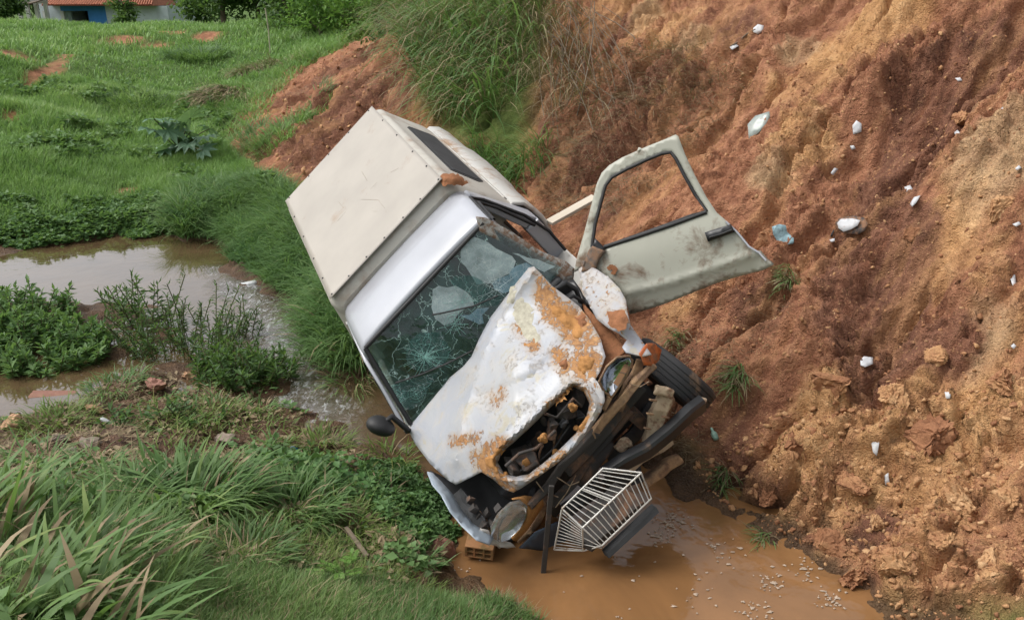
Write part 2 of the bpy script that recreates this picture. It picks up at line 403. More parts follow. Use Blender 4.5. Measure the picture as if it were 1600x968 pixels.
ctrl += [(-6, 2.0, 1.2), (-3, 0.8, 1.6), (0, 1.4, 1.35), (0, 0, 1.85), (2.5, 1.2, 1.0), (3.5, -1, 1.9), (-4, -3, 2.0), (0, -4, 2.0), (4, -4, 2.1), (1.0, 2.6, .35), (-8, 0, 1.8), (-10, 5, .9), (-10, 8, .4), (9, -3, 2.6)]
# green hillside
for px, py, Y in [(300, 330, 12.6), (100, 320, 13), (0, 320, 12.5), (200, 270, 15), (350, 270, 14.5), (0, 250, 14), (-150, 250, 14), (200, 200, 18), (0, 170, 17), (100, 130, 21), (330, 200, 18), (400, 300, 12.4), (-150, 150, 18), (200, 100, 25), (330, 110, 24), (0, 80, 22.5), (-200, 70, 23),
                  (100, 57, 31), (250, 57, 31), (400, 66, 29), (480, 74, 26), (0, 49, 32), (200, 39, 36), (50, 39, 36), (400, 43, 35), (550, 38, 32), (-200, 36, 34), (450, 120, 21), (350, 150, 20.5)]: cy(px, py, Y)
ctrl += [(-30, 46, 1.2), (-15, 46, .9), (0, 48, 1.4), (-30, 60, .4), (-15, 60, .4), (0, 60, .6), (20, 60, 3), (-15, 100, .4), (20, 100, 3), (-60, 60, .6), (-60, 30, 3.0), (-60, 100, .4), (60, 100, 3), (-40, 12, 1.5), (-25, 8, 1.2), (-25, 0, 2), (-60, -5, 3), (-20, 20, 2.2)]
# earth bank
for px, py in [(1130, 700), (1250, 800), (1400, 880), (1550, 940), (1200, 600), (1400, 650), (1560, 750), (1250, 450), (1450, 450), (1580, 500), (1100, 450), (1250, 300), (1450, 250), (1590, 300), (1050, 250), (1200, 150), (1400, 80), (1590, 60), (900, 300), (950, 180),
               (800, 320), (700, 200), (850, 120), (620, 200), (650, 100), (560, 170), (1050, 120), (1250, 30), (520, 230), (600, 110), (540, 110)]:
    d = ray(float(px), float(py)); t = 2.0
    while t < 60:
        p = CAMP + d * t
        if p[2] < bank_z(np.array(bank_d(p[0], p[1]))): break
        t += 0.02
    ctrl.append((p[0], p[1], p[2] - (0.25 if px < 640 else 0.0)))
ctrl += [(4, 4, float(bank_z(np.array(bank_d(4, 4))))), (5, 2.5, 1.6), (8, 6, 5.0), (10, 12, 7.0), (5, 16, 6.0), (1, 20, 4.3), (-2, 24, 3.6), (4, 26, 5.2), (15, 20, 8.5), (15, 5, 7.5), (12, 0, 5.5), (20, 40, 6), (-0.5, 30, 3.6), (40, 20, 9), (60, 60, 5), (40, -10, 8)]
ctrl = np.array(ctrl, float)
# drop control points that nearly coincide
keep = []
for i, p in enumerate(ctrl):
    if all(np.hypot(*(p[:2] - ctrl[j][:2])) > 0.22 for j in keep): keep.append(i)
ctrl = ctrl[keep]
base_tps = TPS(ctrl[:, :2], ctrl[:, 2], reg=0.002)

def axis(parts):
    out = []
    for a, b, s in parts: out.append(np.arange(a, b, s))
    return np.unique(np.round(np.concatenate(out + [[parts[-1][1]]]), 4))
gx = axis([(-900, -140, 80), (-140, -60, 8), (-60, -20, 2.0), (-20, -9, 0.25), (-9, -3, 0.05), (-3, 0.6, 0.04), (0.6, 5.4, 0.019), (5.4, 9, 0.08), (9, 20, 0.5), (20, 60, 2.5), (60, 140, 8), (140, 900, 80)])
gy = axis([(-40, -6, 4), (-6, 1.5, 0.3), (1.5, 3.2, 0.05), (3.2, 8.2, 0.020), (8.2, 12.5, 0.035), (12.5, 20, 0.08), (20, 40, 0.3), (40, 70, 1.0), (70, 220, 8), (220, 900, 80)])
GX, GY = np.meshgrid(gx, gy)
GZ = base_tps(GX, GY)
far = sstep(70, 110, np.hypot(GX, GY)); GZ = GZ * (1 - far) + 1.0 * far
# cut face high on the bank
D = bank_d(GX, GY); E_ = bank_e(GX, GY)
wob = fbm(GX * 1.1, GY * 1.1, 3, 4) * 0.35
dc = bank_d(*atz(1010, 100, 2.55)[:2])
cl = sstep(1.4, 2.3, E_) * (1 - sstep(8.5, 10.5, E_))
GZ += cl * 0.85 * sstep(-0.05, 0.30, D - dc + wob)
base_g = GZ.copy()
def gridf(A):
    def f(x, y):
        x = np.clip(x, gx[0], gx[-1] - 1e-6); y = np.clip(y, gy[0], gy[-1] - 1e-6)
        i = np.clip(np.searchsorted(gx, x, 'right') - 1, 0, len(gx) - 2); j = np.clip(np.searchsorted(gy, y, 'right') - 1, 0, len(gy) - 2)
        fx = (x - gx[i]) / (gx[i + 1] - gx[i]); fy = (y - gy[j]) / (gy[j + 1] - gy[j])
        return (A[j, i] * (1 - fx) + A[j, i + 1] * fx) * (1 - fy) + (A[j + 1, i] * (1 - fx) + A[j + 1, i + 1] * fx) * fy
    return f
ground0 = gridf(base_g)
def hit_on(g, px, py, t0=1.5, t1=70.0):
    px = np.atleast_1d(np.asarray(px, float)); py = np.atleast_1d(np.asarray(py, float)); d = ray(px, py)
    ts = np.concatenate([np.arange(t0, 14, 0.03), np.arange(14, t1, 0.12)])
    res = np.full(len(px), t1)
    P = CAMP + d[:, None, :] * ts[None, :, None]
    below = P[..., 2] < g(P[..., 0], P[..., 1])
    a = below.any(1); k = below.argmax(1); res[a] = ts[k[a]]
    return CAMP + d * res[:, None]
def wpoly(pts, g=ground0):
    a = np.array(pts, float); return hit_on(g, a[:, 0], a[:, 1])[:, :2]
# which ground is bare earth
bank_poly = np.concatenate([wpoly([(1420, 985), (1330, 945), (1200, 850), (1075, 770), (1050, 730)]), [[0.75, 5.9], [0.2, 6.6], [-0.6, 7.8]], wpoly([(455, 300), (345, 215), (372, 170), (455, 105), (560, 55)]), [[1, 24], [14, 24], [14, 2], [5, 2]]])
SD = sdist(GX, GY, bank_poly)
bank = sstep(-0.12, 0.2, SD + 0.25 * fbm(GX * 1.7, GY * 1.7, 11, 4))
near = (1 - sstep(25, 34, np.hypot(GX, GY)))
# relief of the slumped earth
pile = wpoly([(1080, 740), (1180, 640), (1290, 590), (1440, 600), (1640, 560), (1700, 980), (1420, 985), (1240, 870), (1130, 800)])
pm = sstep(-0.25, 0.35, sdist(GX, GY, pile) + 0.3 * fbm(GX * 2, GY * 2, 21, 3))
SE, SDn = E_, D * 1.28          # coordinates measured along the slope
wx = SE + 0.12 * fbm(SE * 3, SDn * 3, 31, 3); wy = SDn + 0.12 * fbm(SE * 3, SDn * 3, 41, 3)
wx = wx + 0.03 * fbm(SE * 12, SDn * 12, 33, 2); wy = wy + 0.03 * fbm(SE * 12, SDn * 12, 43, 2)
b1 = blocks(wx * 2.3, wy * 2.3, 1); b2 = blocks(wx * 5.2 + 3, wy * 5.2, 2); b3 = blocks(wx * 11 + 5, wy * 11, 3); b4 = blocks(wx * 24, wy * 24 + 7, 4)
rel = pm * (0.20 * b1 + 0.12 * b2 + 0.058 * b3 + 0.026 * b4 + 0.22 * fbm(GX * 1.1, GY * 1.1, 61, 3) - .12)
gul = np.abs(fbm(E_ * 1.6 + .3 * fbm(GX * 2, GY * 2, 57, 3), D * .35, 59, 3)); streak = -0.16 * (1 - sstep(0, .16, gul)) + fbm(E_ * 5.0, D * 0.9, 51, 5) * 0.085 + fbm(E_ * 14, D * 4, 55, 4) * 0.030
rough_b = 0.15 * fbm(GX * 1.7, GY * 1.7, 71, 5) + 0.11 * np.abs(fbm(SE * 4.2, SDn * 4.2, 75, 4)) + 0.030 * fbm(SE * 11, SDn * 11, 81, 4, 0.6)
lump = sstep(0.40, 0.62, vnoise(GX * 1.5, GY * 1.5, 91))
rel += (1 - pm) * (streak + rough_b + lump * 0.085 * b2 + (0.35 + 0.65 * lump) * (0.042 * b3 + 0.026 * b4) - .05)
rel = bank * near * rel
GZ += rel * 1.25
# slide scar: a smoothed, darker trough running down the bank
scar = wpoly([(1560, 40), (1470, 130), (1420, 220), (1380, 300), (1330, 420), (1360, 520)])
sd = polydist(GX, GY, scar, closed=False)
sc = (1 - sstep(0.15, 0.50, sd + 0.18 * fbm(GX * 2.2, GY * 2.2, 93, 4))) * bank
GZ -= 0.16 * sc
for px, py, r_, dp in [(1175, 745, .28, .22), (1400, 440, .36, .2), (1335, 735, .2, .14), (1500, 370, .3, .14), (1140, 660, .25, .15), (1230, 540, .3, .12), (1480, 590, .25, .16), (1560, 700, .2, .14), (1320, 215, .25, .16), (1440, 150, .3, .14), (1360, 600, .25, .12), (1010, 215, .35, .15)]:
    q = hit_on(ground0, px, py)[0]; GZ -= dp * np.exp(-((np.hypot(GX - q[0], GY - q[1]) + .25 * r_ * fbm(GX * 5, GY * 5, int(px) % 89, 3)) / r_) ** 4) * bank
# a broken rim along the right of the scar
rim = polydist(GX, GY, wpoly([(1600, 150), (1530, 260), (1500, 350), (1440, 430)]), closed=False)
GZ += 0.16 * (1 - sstep(0.0, 0.4, rim)) * bank * (0.6 + 0.8 * fbm(GX * 3, GY * 3, 95, 3))
# ordinary unevenness of the green ground
GZ += (1 - bank) * (0.05 * fbm(GX * 0.9, GY * 0.9, 101, 4) * sstep(0.0, 0.3, np.abs(base_g)) + 0.018 * fbm(GX * 5, GY * 5, 105, 3) + (0.20 * fbm(GX * 0.25, GY * 0.25, 107, 3) + 0.22 * fbm(GX * 0.7, GY * 0.7, 109, 3)) * sstep(12, 17, GY))
marsh = (1 - bank) * (1 - sstep(0.12, 0.28, np.abs(base_g - 0.03)))
GZ += marsh * (0.11 * fbm(GX * 2.6, GY * 2.6, 111, 4) + 0.045 * fbm(GX * 8, GY * 8, 113, 3))
ground = gridf(GZ)
def hit(px, py):
    return hit_on(ground, px, py)
def hit1(px, py): return hit(px, py)[0]

# colour zones of the earth
def blob(px, py, r):
    p = hit1(px, py); return 1 - sstep(r * 0.35, r, np.hypot(GX - p[0], GY - p[1]) + 0.35 * r * fbm(GX * 2.3, GY * 2.3, int(px) % 97, 4))
a_dark = np.clip(sc * 0.9 + sum(0.75 * blob(*b) for b in [(1400, 420, .5), (1430, 190, .45), (1480, 120, .4), (1180, 480, .4), (1130, 640, .35), (1110, 720, .45), (1060, 560, .3), (900, 240, .6), (1010, 150, .9), (960, 60, .5), (1150, 60, .4), (1360, 560, .4), (1180, 770, .4), (820, 250, .5), (1480, 550, .35), (1340, 860, .3), (940, 330, .4), (560, 90, 1.6), (480, 140, 1.4), (430, 230, 1.2), (600, 200, 1.6), (540, 170, 1.6), (520, 240, 1.4)]), 0, 1)
a_och = np.clip(0.45 * pm + sum(0.7 * blob(*b) for b in [(1300, 620, .5), (1440, 690, .6), (1250, 760, .45), (1500, 380, .5), (1560, 480, .4), (1260, 120, .7), (1320, 60, .6), (1400, 30, .5), (1240, 210, .5), (1000, 420, .4), (1050, 480, .35), (950, 40, .7), (1060, 40, .6), (1400, 760, .5), (1540, 230, .5), (880, 300, .3)]), 0, 1)
a_pale = np.clip(sum(0.8 * blob(*b) for b in [(1240, 90, .35), (1540, 280, .45), (1580, 200, .4), (1500, 190, .3), (1000, 40, .5), (1080, 60, .4), (1200, 250, .3), (1530, 520, .35), (500, 210, .5)]), 0, 1) * 0.9
slope_gl = sum(blob(*b) for b in [(190, 66, 1.0), (240, 74, .6), (270, 52, .8), (325, 60, .8), (8, 85, .8), (60, 120, .45), (20, 190, .35), (200, 298, .35)])
path = 1 - sstep(0.05, 0.32, fbm(GX*2, GY*2, 17, 3)*.15 + polydist(GX, GY, wpoly([(135, 80), (80, 110), (30, 135)]), closed=False))
clump_shade = sstep(-.2, .3, sdist(GX, GY, wpoly([(630, -40), (640, 60), (650, 150), (700, 230), (800, 240), (840, 160), (860, 60), (860, -40)])))  # ground darkened to olive here, painted shade under the hanging clump
a_str = .5 + .5 * fbm(E_ * 4.0 + .4 * fbm(GX, GY, 3, 2), D * .55, 201, 5, .6) + .25 * fbm(E_ * 17, D * 3, 203, 3)
a_green = np.clip(clump_shade * .9 + (1 - bank) * (1 - np.clip(slope_gl + path, 0, 1)), 0, 1)
a_wet = np.clip((1 - sstep(0.03, 0.16, GZ)) * (1 - bank) + 0.9 * (1 - sstep(-0.01, 0.10, GZ)) * bank * 0.8 + 0.95 * marsh, 0, 1) * near
hollow = sstep(-.3, .4, sdist(GX, GY, wpoly([(-60, 600), (150, 590), (300, 600), (430, 600), (560, 690), (650, 760), (690, 800), (640, 830), (520, 800), (420, 740), (240, 740), (100, 760), (-60, 780)])) + .5 * fbm(GX * 2.2, GY * 2.2, 121, 4))
a_green *= (1 - 0.8 * np.clip(marsh * 1.2, 0, 1)) * (1 - .9 * hollow)
a_wet = np.maximum(a_wet, .85 * hollow)
nx, ny = len(gx), len(gy)
ii = (np.arange(ny - 1)[:, None] * nx + np.arange(nx - 1)[None]).ravel()
# the relief stands square to the slope, not straight up
norm_k = bank * near
PX = GX - UX * 0.62 * rel * norm_k; PY = GY - UY * 0.62 * rel * norm_k; PZ = GZ - rel * 1.25 * norm_k + rel * 0.78 * norm_k
terrain = mesh_np('ground', np.stack([PX, PY, PZ], -1).reshape(-1, 3), np.stack([ii, ii + 1, ii + nx + 1, ii + nx], -1), M['earth'], smooth=True,
                  attrs=dict(a_dark=a_dark.ravel(), a_ochre=a_och.ravel(), a_wet=a_wet.ravel(), a_green=a_green.ravel(), a_pale=a_pale.ravel(), a_str=a_str.ravel()))
tag(terrain, 'uneven ground with green hillside, muddy hollow and slumped red earth bank', None, kind='structure')
# water
wxs = np.arange(-16, 4.6, 0.12); wys = np.arange(1.8, 14.0, 0.12)
WX, WY = np.meshgrid(wxs, wys)
rapid = wpoly([(560, 660), (510, 590), (470, 500), (420, 440), (330, 430), (370, 480), (410, 560), (440, 640), (520, 690)])
a_rap = sstep(-0.25, 0.25, sdist(WX, WY, rapid) + 0.3 * fbm(WX * 2, WY * 2, 5, 3))
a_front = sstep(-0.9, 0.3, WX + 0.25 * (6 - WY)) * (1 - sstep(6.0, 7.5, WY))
n2x = len(wxs); jj = (np.arange(len(wys) - 1)[:, None] * n2x + np.arange(n2x - 1)[None]).ravel()
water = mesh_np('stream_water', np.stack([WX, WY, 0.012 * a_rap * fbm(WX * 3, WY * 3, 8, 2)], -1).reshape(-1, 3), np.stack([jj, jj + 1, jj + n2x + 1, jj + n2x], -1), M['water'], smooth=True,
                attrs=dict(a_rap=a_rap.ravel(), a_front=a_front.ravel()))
tag(water, 'muddy brown stream water in the hollow', None, kind='structure')
# ================================================================ the wrecked pickup
VR = np.array([[0.3859, 0.6896, -0.6128], [-0.913, 0.19, -0.3611], [-0.1326, 0.6988, 0.7029]])
_u, _s, _v = np.linalg.svd(VR); VR = _u @ _v
VT = np.array([0.486, 5.6699, 0.3465])
VO = VR.T @ (CAMP - VT)
def w2v(P): return (np.asarray(P) - VT) @ VR
def v2w(P): return np.asarray(P, float) @ VR.T + VT
def vl(px, py, ax, val):
    """point of the truck's own space seen at a picture point, on the plane axis = val"""
    d = VR.T @ ray(float(px), float(py)); t = (val - VO[ax]) / d[ax]
    return VO + d * t
def vt(px, py, ax, val):
    d = VR.T @ ray(float(px), float(py)); return (val - VO[ax]) / d[ax]
truck = empty('wrecked_pickup', VT, 'wrecked white pickup with cream canopy, heeled over nose down in the stream', 'pickup')
truck.rotation_euler = Matrix(VR.tolist()).to_euler()

M['cream'] = mat_dirty('canopy_cream', (0.375, 0.345, 0.305), (0.30, 0.22, 0.15), 0.60, 0.84, 0.5, scale=3.0)
M['fibre'] = mat_dirty('canopy_fibre', (0.47, 0.45, 0.40), (0.27, 0.18, 0.12), 0.50, 0.78, 0.55, scale=4.0)
M['white'] = mat_dirty('paint_white', (0.41, 0.425, 0.465), (0.28, 0.22, 0.17), 0.68, 0.85, 0.3, scale=3.0, coat=0.4)
M['white_dirty'] = mat_dirty('paint_white_dirty', (0.47, 0.46, 0.43), (0.28, 0.18, 0.11), 0.50, 0.68, 0.4, scale=5.0)
def hood_material():
    t = NT('paint_hood_wreck')
    n0 = t.noise(2.2, 4, 0.55, 0.4); n1 = t.noise(7.0, 7, 0.68, 0.8); n2 = t.noise(34.0, 5, 0.7, 0.5); n3 = t.noise(80.0, 4, 0.7)
    base = t.ramp(n0, [(0.3, (0.31, 0.33, 0.375)), (0.7, (0.375, 0.38, 0.385))])
    clean = t.attr('clean')
    chip = t.math('MULTIPLY', t.math('SUBTRACT', 1.0, clean), t.math('MULTIPLY', t.ramp(n2, [(0.53, 0.0), (0.58, 1.0)]), t.ramp(n1, [(0.50, 0.0), (0.62, 1.0)])))
    c = t.mix(t.math('MULTIPLY', chip, 0.6), base, (0.24, 0.225, 0.20))
    prim = t.math('MULTIPLY', t.ramp(t.noise(5.0, 6, 0.65, 1.0, vec=t.mapping((1, 1, 1), (0.6, 0.2, 1.1))), [(0.58, 0.0), (0.64, 1.0)]), 0.8)
    c = t.mix(prim, c, (0.36, 0.335, 0.26))
    dust = t.ramp(n1, [(0.46, 0.0), (0.70, 0.75)])
    c = t.mix(t.math('MULTIPLY', dust, 0.55), c, (0.47, 0.40, 0.31))
    c = t.mix(t.math('MULTIPLY', t.ramp(n3, [(0.68, 0.0), (0.73, 1.0)]), 0.6), c, (0.12, 0.09, 0.065))
    mud = t.attr('mud')
    mf = t.ramp(t.math('ADD', t.math('MULTIPLY', mud, 0.72), t.math('ADD', t.math('MULTIPLY', t.math('SUBTRACT', t.noise(13.0, 6, 0.7, 1.2), 0.5), 2.2), t.math('MULTIPLY', t.math('SUBTRACT', n2, 0.5), 1.3))), [(0.50, 0.0), (0.62, 1.0)])
    mf = t.math('MULTIPLY', mf, t.ramp(mud, [(0.02, 0.0), (0.2, 1.0)]))
    mc = t.ramp(t.math('ADD', t.math('MULTIPLY', n2, 0.6), t.math('MULTIPLY', n1, 0.4)), [(0.3, (0.10, 0.052, 0.028)), (0.47, (0.28, 0.140, 0.058)), (0.58, (0.40, 0.205, 0.078)), (0.72, (0.52, 0.33, 0.17))])
    halo = t.math('MULTIPLY', t.ramp(t.math('ADD', mud, t.math('SUBTRACT', n1, 0.5)), [(0.15, 0.0), (0.7, 0.75)]), t.ramp(n2, [(0.3, 0.35), (0.6, 1.0)]))
    c = t.mix(halo, c, (0.33, 0.235, 0.15))
    c = t.mix(mf, c, mc)
    r = t.math('ADD', 0.35, t.math('MULTIPLY', t.math('MAXIMUM', mf, t.math('MAXIMUM', chip, dust)), 0.45))
    return t.done(t.bsdf(c, r, 0.0, t.bump(t.math('ADD', t.math('ADD', t.math('MULTIPLY', chip, -0.6), n1), t.math('MULTIPLY', t.math('MULTIPLY', mf, 2.0), t.math('ADD', 0.4, n2))), 0.6, 0.010)))
M['hood'] = hood_material()
M['door'] = mat_dirty('paint_door', (0.37, 0.37, 0.31), (0.15, 0.10, 0.065), 0.52, 0.68, 0.45, scale=4.5)
M['black'] = mat_dirty('plastic_black', (0.022, 0.023, 0.025), (0.22, 0.14, 0.085), 0.60, 0.78, 0.4, scale=7)
M['rubber'] = mat_simple('rubber', (0.016, 0.016, 0.017), 0.6, var=0.3)
M['dark_in'] = mat_simple('cabin_dark', (0.025, 0.026, 0.028), 0.8, var=0.4)
M['seat'] = mat_simple('seat_cloth', (0.055, 0.058, 0.060), 0.95, var=0.4, scale=14)
M['tyre'] = mat_dirty('tyre', (0.028, 0.028, 0.030), (0.24, 0.15, 0.09), 0.56, 0.74, 0.75, scale=7)
M['rim'] = mat_dirty('wheel_steel', (0.22, 0.22, 0.22), MUD_R, 0.45, 0.6, 0.5, 0.6)
M['frame'] = mat_dirty('chassis_steel', (0.038, 0.033, 0.030), (0.18, 0.095, 0.055), 0.52, 0.68, 0.75, scale=6)
M['rusty'] = mat_dirty('muddy_steel', (0.16, 0.095, 0.06), (0.42, 0.27, 0.15), 0.40, 0.62, 0.85, scale=8)
M['bracket'] = mat_dirty('muddy_bracket', (0.40, 0.31, 0.21), (0.22, 0.13, 0.08), 0.5, 0.62, 0.8, scale=12)
M['chrome'] = mat_dirty('chrome', (0.75, 0.77, 0.8), (0.25, 0.16, 0.10), 0.58, 0.7, 0.08, 1.0, scale=9)
M['orange'] = mat_dirty('orange_lens', (0.46, 0.115, 0.028), (0.22, 0.10, 0.05), 0.46, 0.6, 0.3, scale=16)
M['bluedark'] = mat_dirty('panel_blue_grey', (0.055, 0.075, 0.105), MUD_R, 0.62, 0.75, 0.4)
M['bluewhite'] = mat_dirty('paint_bluish', (0.33, 0.39, 0.45), (0.25, 0.18, 0.12), 0.66, 0.8, 0.35)
M['mud_o'] = None
def mud_mat(name, c):
    t = NT(name)
    n = t.noise(18, 6, 0.7, 0.6); n3 = t.noise(70, 4, 0.7)
    col = t.ramp(n, [(0.25, tuple(x * 0.5 for x in c)), (0.5, c), (0.75, tuple(min(1, x * 1.35) for x in c))])
    return t.done(t.bsdf(col, 0.92, 0.0, t.bump(t.math('ADD', n, t.math('MULTIPLY', n3, 0.4)), 0.8, 0.012), Specular_IOR_Level=0.25))
M['mud_o'] = mud_mat('mud_ochre', (0.36, 0.178, 0.062))
M['mud_r'] = mud_mat('mud_red', (0.24, 0.105, 0.05))
M['mud_g'] = mud_mat('mud_grey', (0.30, 0.24, 0.17))
def glass_dark():
    t = NT('windscreen_glass')
    c = t.ramp(t.noise(3.0, 4, 0.6, 0.8), [(0.35, (0.50, 0.58, 0.56)), (0.7, (0.70, 0.80, 0.78))])
    tr = t.n('BsdfTransparent'); t.l(c, tr.inputs['Color'])
    gl = t.n('BsdfGlossy'); gl.inputs['Roughness'].default_value = 0.05; gl.inputs['Color'].default_value = (0.9, 0.95, 0.95, 1)
    t.l(t.bump(t.noise(5.0, 3, 0.5), 0.3, 0.02), gl.inputs['Normal'])
    fr = t.n('Fresnel'); fr.inputs[0].default_value = 1.5
    mx = t.n('MixShader'); t.l(t.math('ADD', fr.outputs[0], 0.05, True), mx.inputs[0]); t.l(tr.outputs[0], mx.inputs[1]); t.l(gl.outputs[0], mx.inputs[2])
    return t.done(mx.outputs[0])
M['glass'] = glass_dark()
def glass_craze(name, tint, dens, alpha):
    """laminated glass crazed white: a web of fine cracks over a frosted pane"""
    t = NT(name)
    e1 = t.voro(22.0, 'DISTANCE_TO_EDGE'); e2 = t.voro(60.0, 'DISTANCE_TO_EDGE')
    n = t.noise(7.0, 5, 0.65, 0.5)
    web = t.math('MULTIPLY', t.math('MAXIMUM', t.ramp(e1, [(0.0, 1.0), (0.05, 0.0)]), t.math('MULTIPLY', t.ramp(e2, [(0.0, 1.0), (0.10, 0.0)]), 0.6)), t.ramp(t.noise(12.0, 4, 0.7), [(0.35, 0.1), (0.65, 0.8)]))
    haze = t.ramp(n, [(0.3, dens * 0.45), (0.7, dens)])
    f = t.math('MAXIMUM', t.math('MULTIPLY', web, 0.85), haze, True)
    c = t.mix(web, tint, (0.74, 0.80, 0.80))
    d = t.bsdf(c, 0.35, 0.0, t.bump(web, 0.5, 0.004))
    tr = t.n('BsdfTransparent'); tr.inputs['Color'].default_value = (0.7, 0.82, 0.82, 1)
    mx = t.n('MixShader'); t.l(f, mx.inputs[0]); t.l(tr.outputs[0], mx.inputs[1]); t.l(d, mx.inputs[2])
    return t.done(mx.outputs[0])
M['craze_pale'] = glass_craze('glass_crazed_pale', (0.36, 0.46, 0.47), 0.8, 1)
M['craze_blue'] = glass_craze('glass_crazed_blue', (0.17, 0.31, 0.38), 0.75, 1)
M['craze_green'] = glass_craze('glass_crazed_green', (0.055, 0.16, 0.14), 0.35, 1)
def glass_web():
    t = NT('glass_crack_web')
    w = t.mix(0.25, t.tc.outputs['Object'], t.noise(4.0, 4, 0.6, out=1))
    e0 = t.voro(4.5, 'DISTANCE_TO_EDGE', vec=w); e1 = t.voro(13.0, 'DISTANCE_TO_EDGE', vec=w); n = t.noise(3.0, 5, 0.65, 0.8)
    web = t.math('MAXIMUM', t.ramp(e0, [(0.0, 0.8), (0.015, 0.0)]), t.math('MULTIPLY', t.ramp(e1, [(0.0, 0.9), (0.035, 0.0)]), t.ramp(n, [(0.45, 0.0), (0.6, 1.0)])))
    f = t.math('MAXIMUM', web, t.ramp(n, [(0.35, 0.05), (0.75, 0.42)]), True)
    c = t.mix(web, t.ramp(t.noise(5.0, 4), [(0.35, (0.035, 0.085, 0.075)), (0.65, (0.10, 0.21, 0.20))]), (0.45, 0.62, 0.58))
    tr = t.n('BsdfTransparent'); mx = t.n('MixShader'); t.l(f, mx.inputs[0]); t.l(tr.outputs[0], mx.inputs[1]); t.l(t.bsdf(c, 0.3), mx.inputs[2])
    return t.done(mx.outputs[0])
M['craze_web'] = glass_web()
M['crack'] = mat_simple('glass_crack', (0.24, 0.46, 0.41), 0.3, var=0.3)
M['crack_w'] = mat_simple('glass_crack_white', (0.62, 0.72, 0.72), 0.3, var=0.2)
M['wire'] = mat_dirty('wire_white', (0.62, 0.60, 0.56), (0.30, 0.18, 0.09), 0.58, 0.7, 0.4, scale=14)
def lens_mat():
    t = NT('headlight_lens')
    tr = t.n('BsdfTransparent'); tr.inputs['Color'].default_value = (0.9, 0.93, 0.93, 1)
    g = t.bsdf(t.ramp(t.noise(30, 4), [(0.4, (0.5, 0.53, 0.53)), (0.7, (0.30, 0.22, 0.15))]), 0.08)
    mx = t.n('MixShader'); mx.inputs[0].default_value = 0.35; t.l(tr.outputs[0], mx.inputs[1]); t.l(g, mx.inputs[2]); return t.done(mx.outputs[0])
M['lens'] = lens_mat()

def dens_outline(poly, sp, jit=0.0, seed=0):
    r = np.random.default_rng(seed); out = []
    n = len(poly)
    for i in range(n):
        a = np.array(poly[i], float); b = np.array(poly[(i + 1) % n], float); L = np.linalg.norm(b - a); m = max(1, int(round(L / sp)))
        for k in range(m):
            p = a + (b - a) * k / m
            if jit and k: p = p + r.normal(0, jit, 2)
            out.append(p)
    return np.array(out)
def tri_fill(outline, sp, holes=(), seed=0):
    r = np.random.default_rng(seed + 1); poly = np.asarray(outline)
    lo = poly.min(0); hi = poly.max(0)
    X, Y = np.meshgrid(np.arange(lo[0], hi[0], sp), np.arange(lo[1], hi[1], sp * 0.87))
    X[1::2] += sp / 2
    X = X.ravel() + r.uniform(-.22, .22, X.size) * sp; Y = Y.ravel() + r.uniform(-.22, .22, Y.size) * sp
    ok = inpoly(X, Y, poly) & (polydist(X, Y, poly) > sp * 0.5)
    for h in holes: ok &= ~inpoly(X, Y, h) & (polydist(X, Y, h) > sp * 0.5)
    pts = [Vector(p) for p in poly]; edges = [(i, (i + 1) % len(poly)) for i in range(len(poly))]
    for h in holes:
        o = len(pts); pts += [Vector(p) for p in h]; edges += [(o + i, o + (i + 1) % len(h)) for i in range(len(h))]
    pts += [Vector(p) for p in zip(X[ok], Y[ok])]
    v, e, f, *_ = delaunay_2d_cdt(pts, edges, [], 0, 1e-4)
    V = np.array([tuple(p) for p in v]); F = np.array([x for x in f if len(x) == 3])
    c = V[F].mean(1); k = inpoly(c[:, 0], c[:, 1], poly)
    for h in holes: k &= ~inpoly(c[:, 0], c[:, 1], h)
    return V, F[k]
def crumple(x, y, s, scale):
    """folded-sheet relief: triangle waves in several directions"""
    r = np.random.default_rng(s); h = 0
    for k in range(6):
        a = r.uniform(0, math.pi); fq = scale * r.uniform(0.6, 2.0); ph = r.uniform(0, 6)
        u = (x * math.cos(a) + y * math.sin(a)) * fq + ph + 0.6 * np.sin((x * math.sin(a) - y * math.cos(a)) * fq * 0.6 + ph)
        h = h + np.abs((u / math.pi) % 2 - 1) / (0.7 + k * 0.35)
    return (h - h.mean()) / 3.0
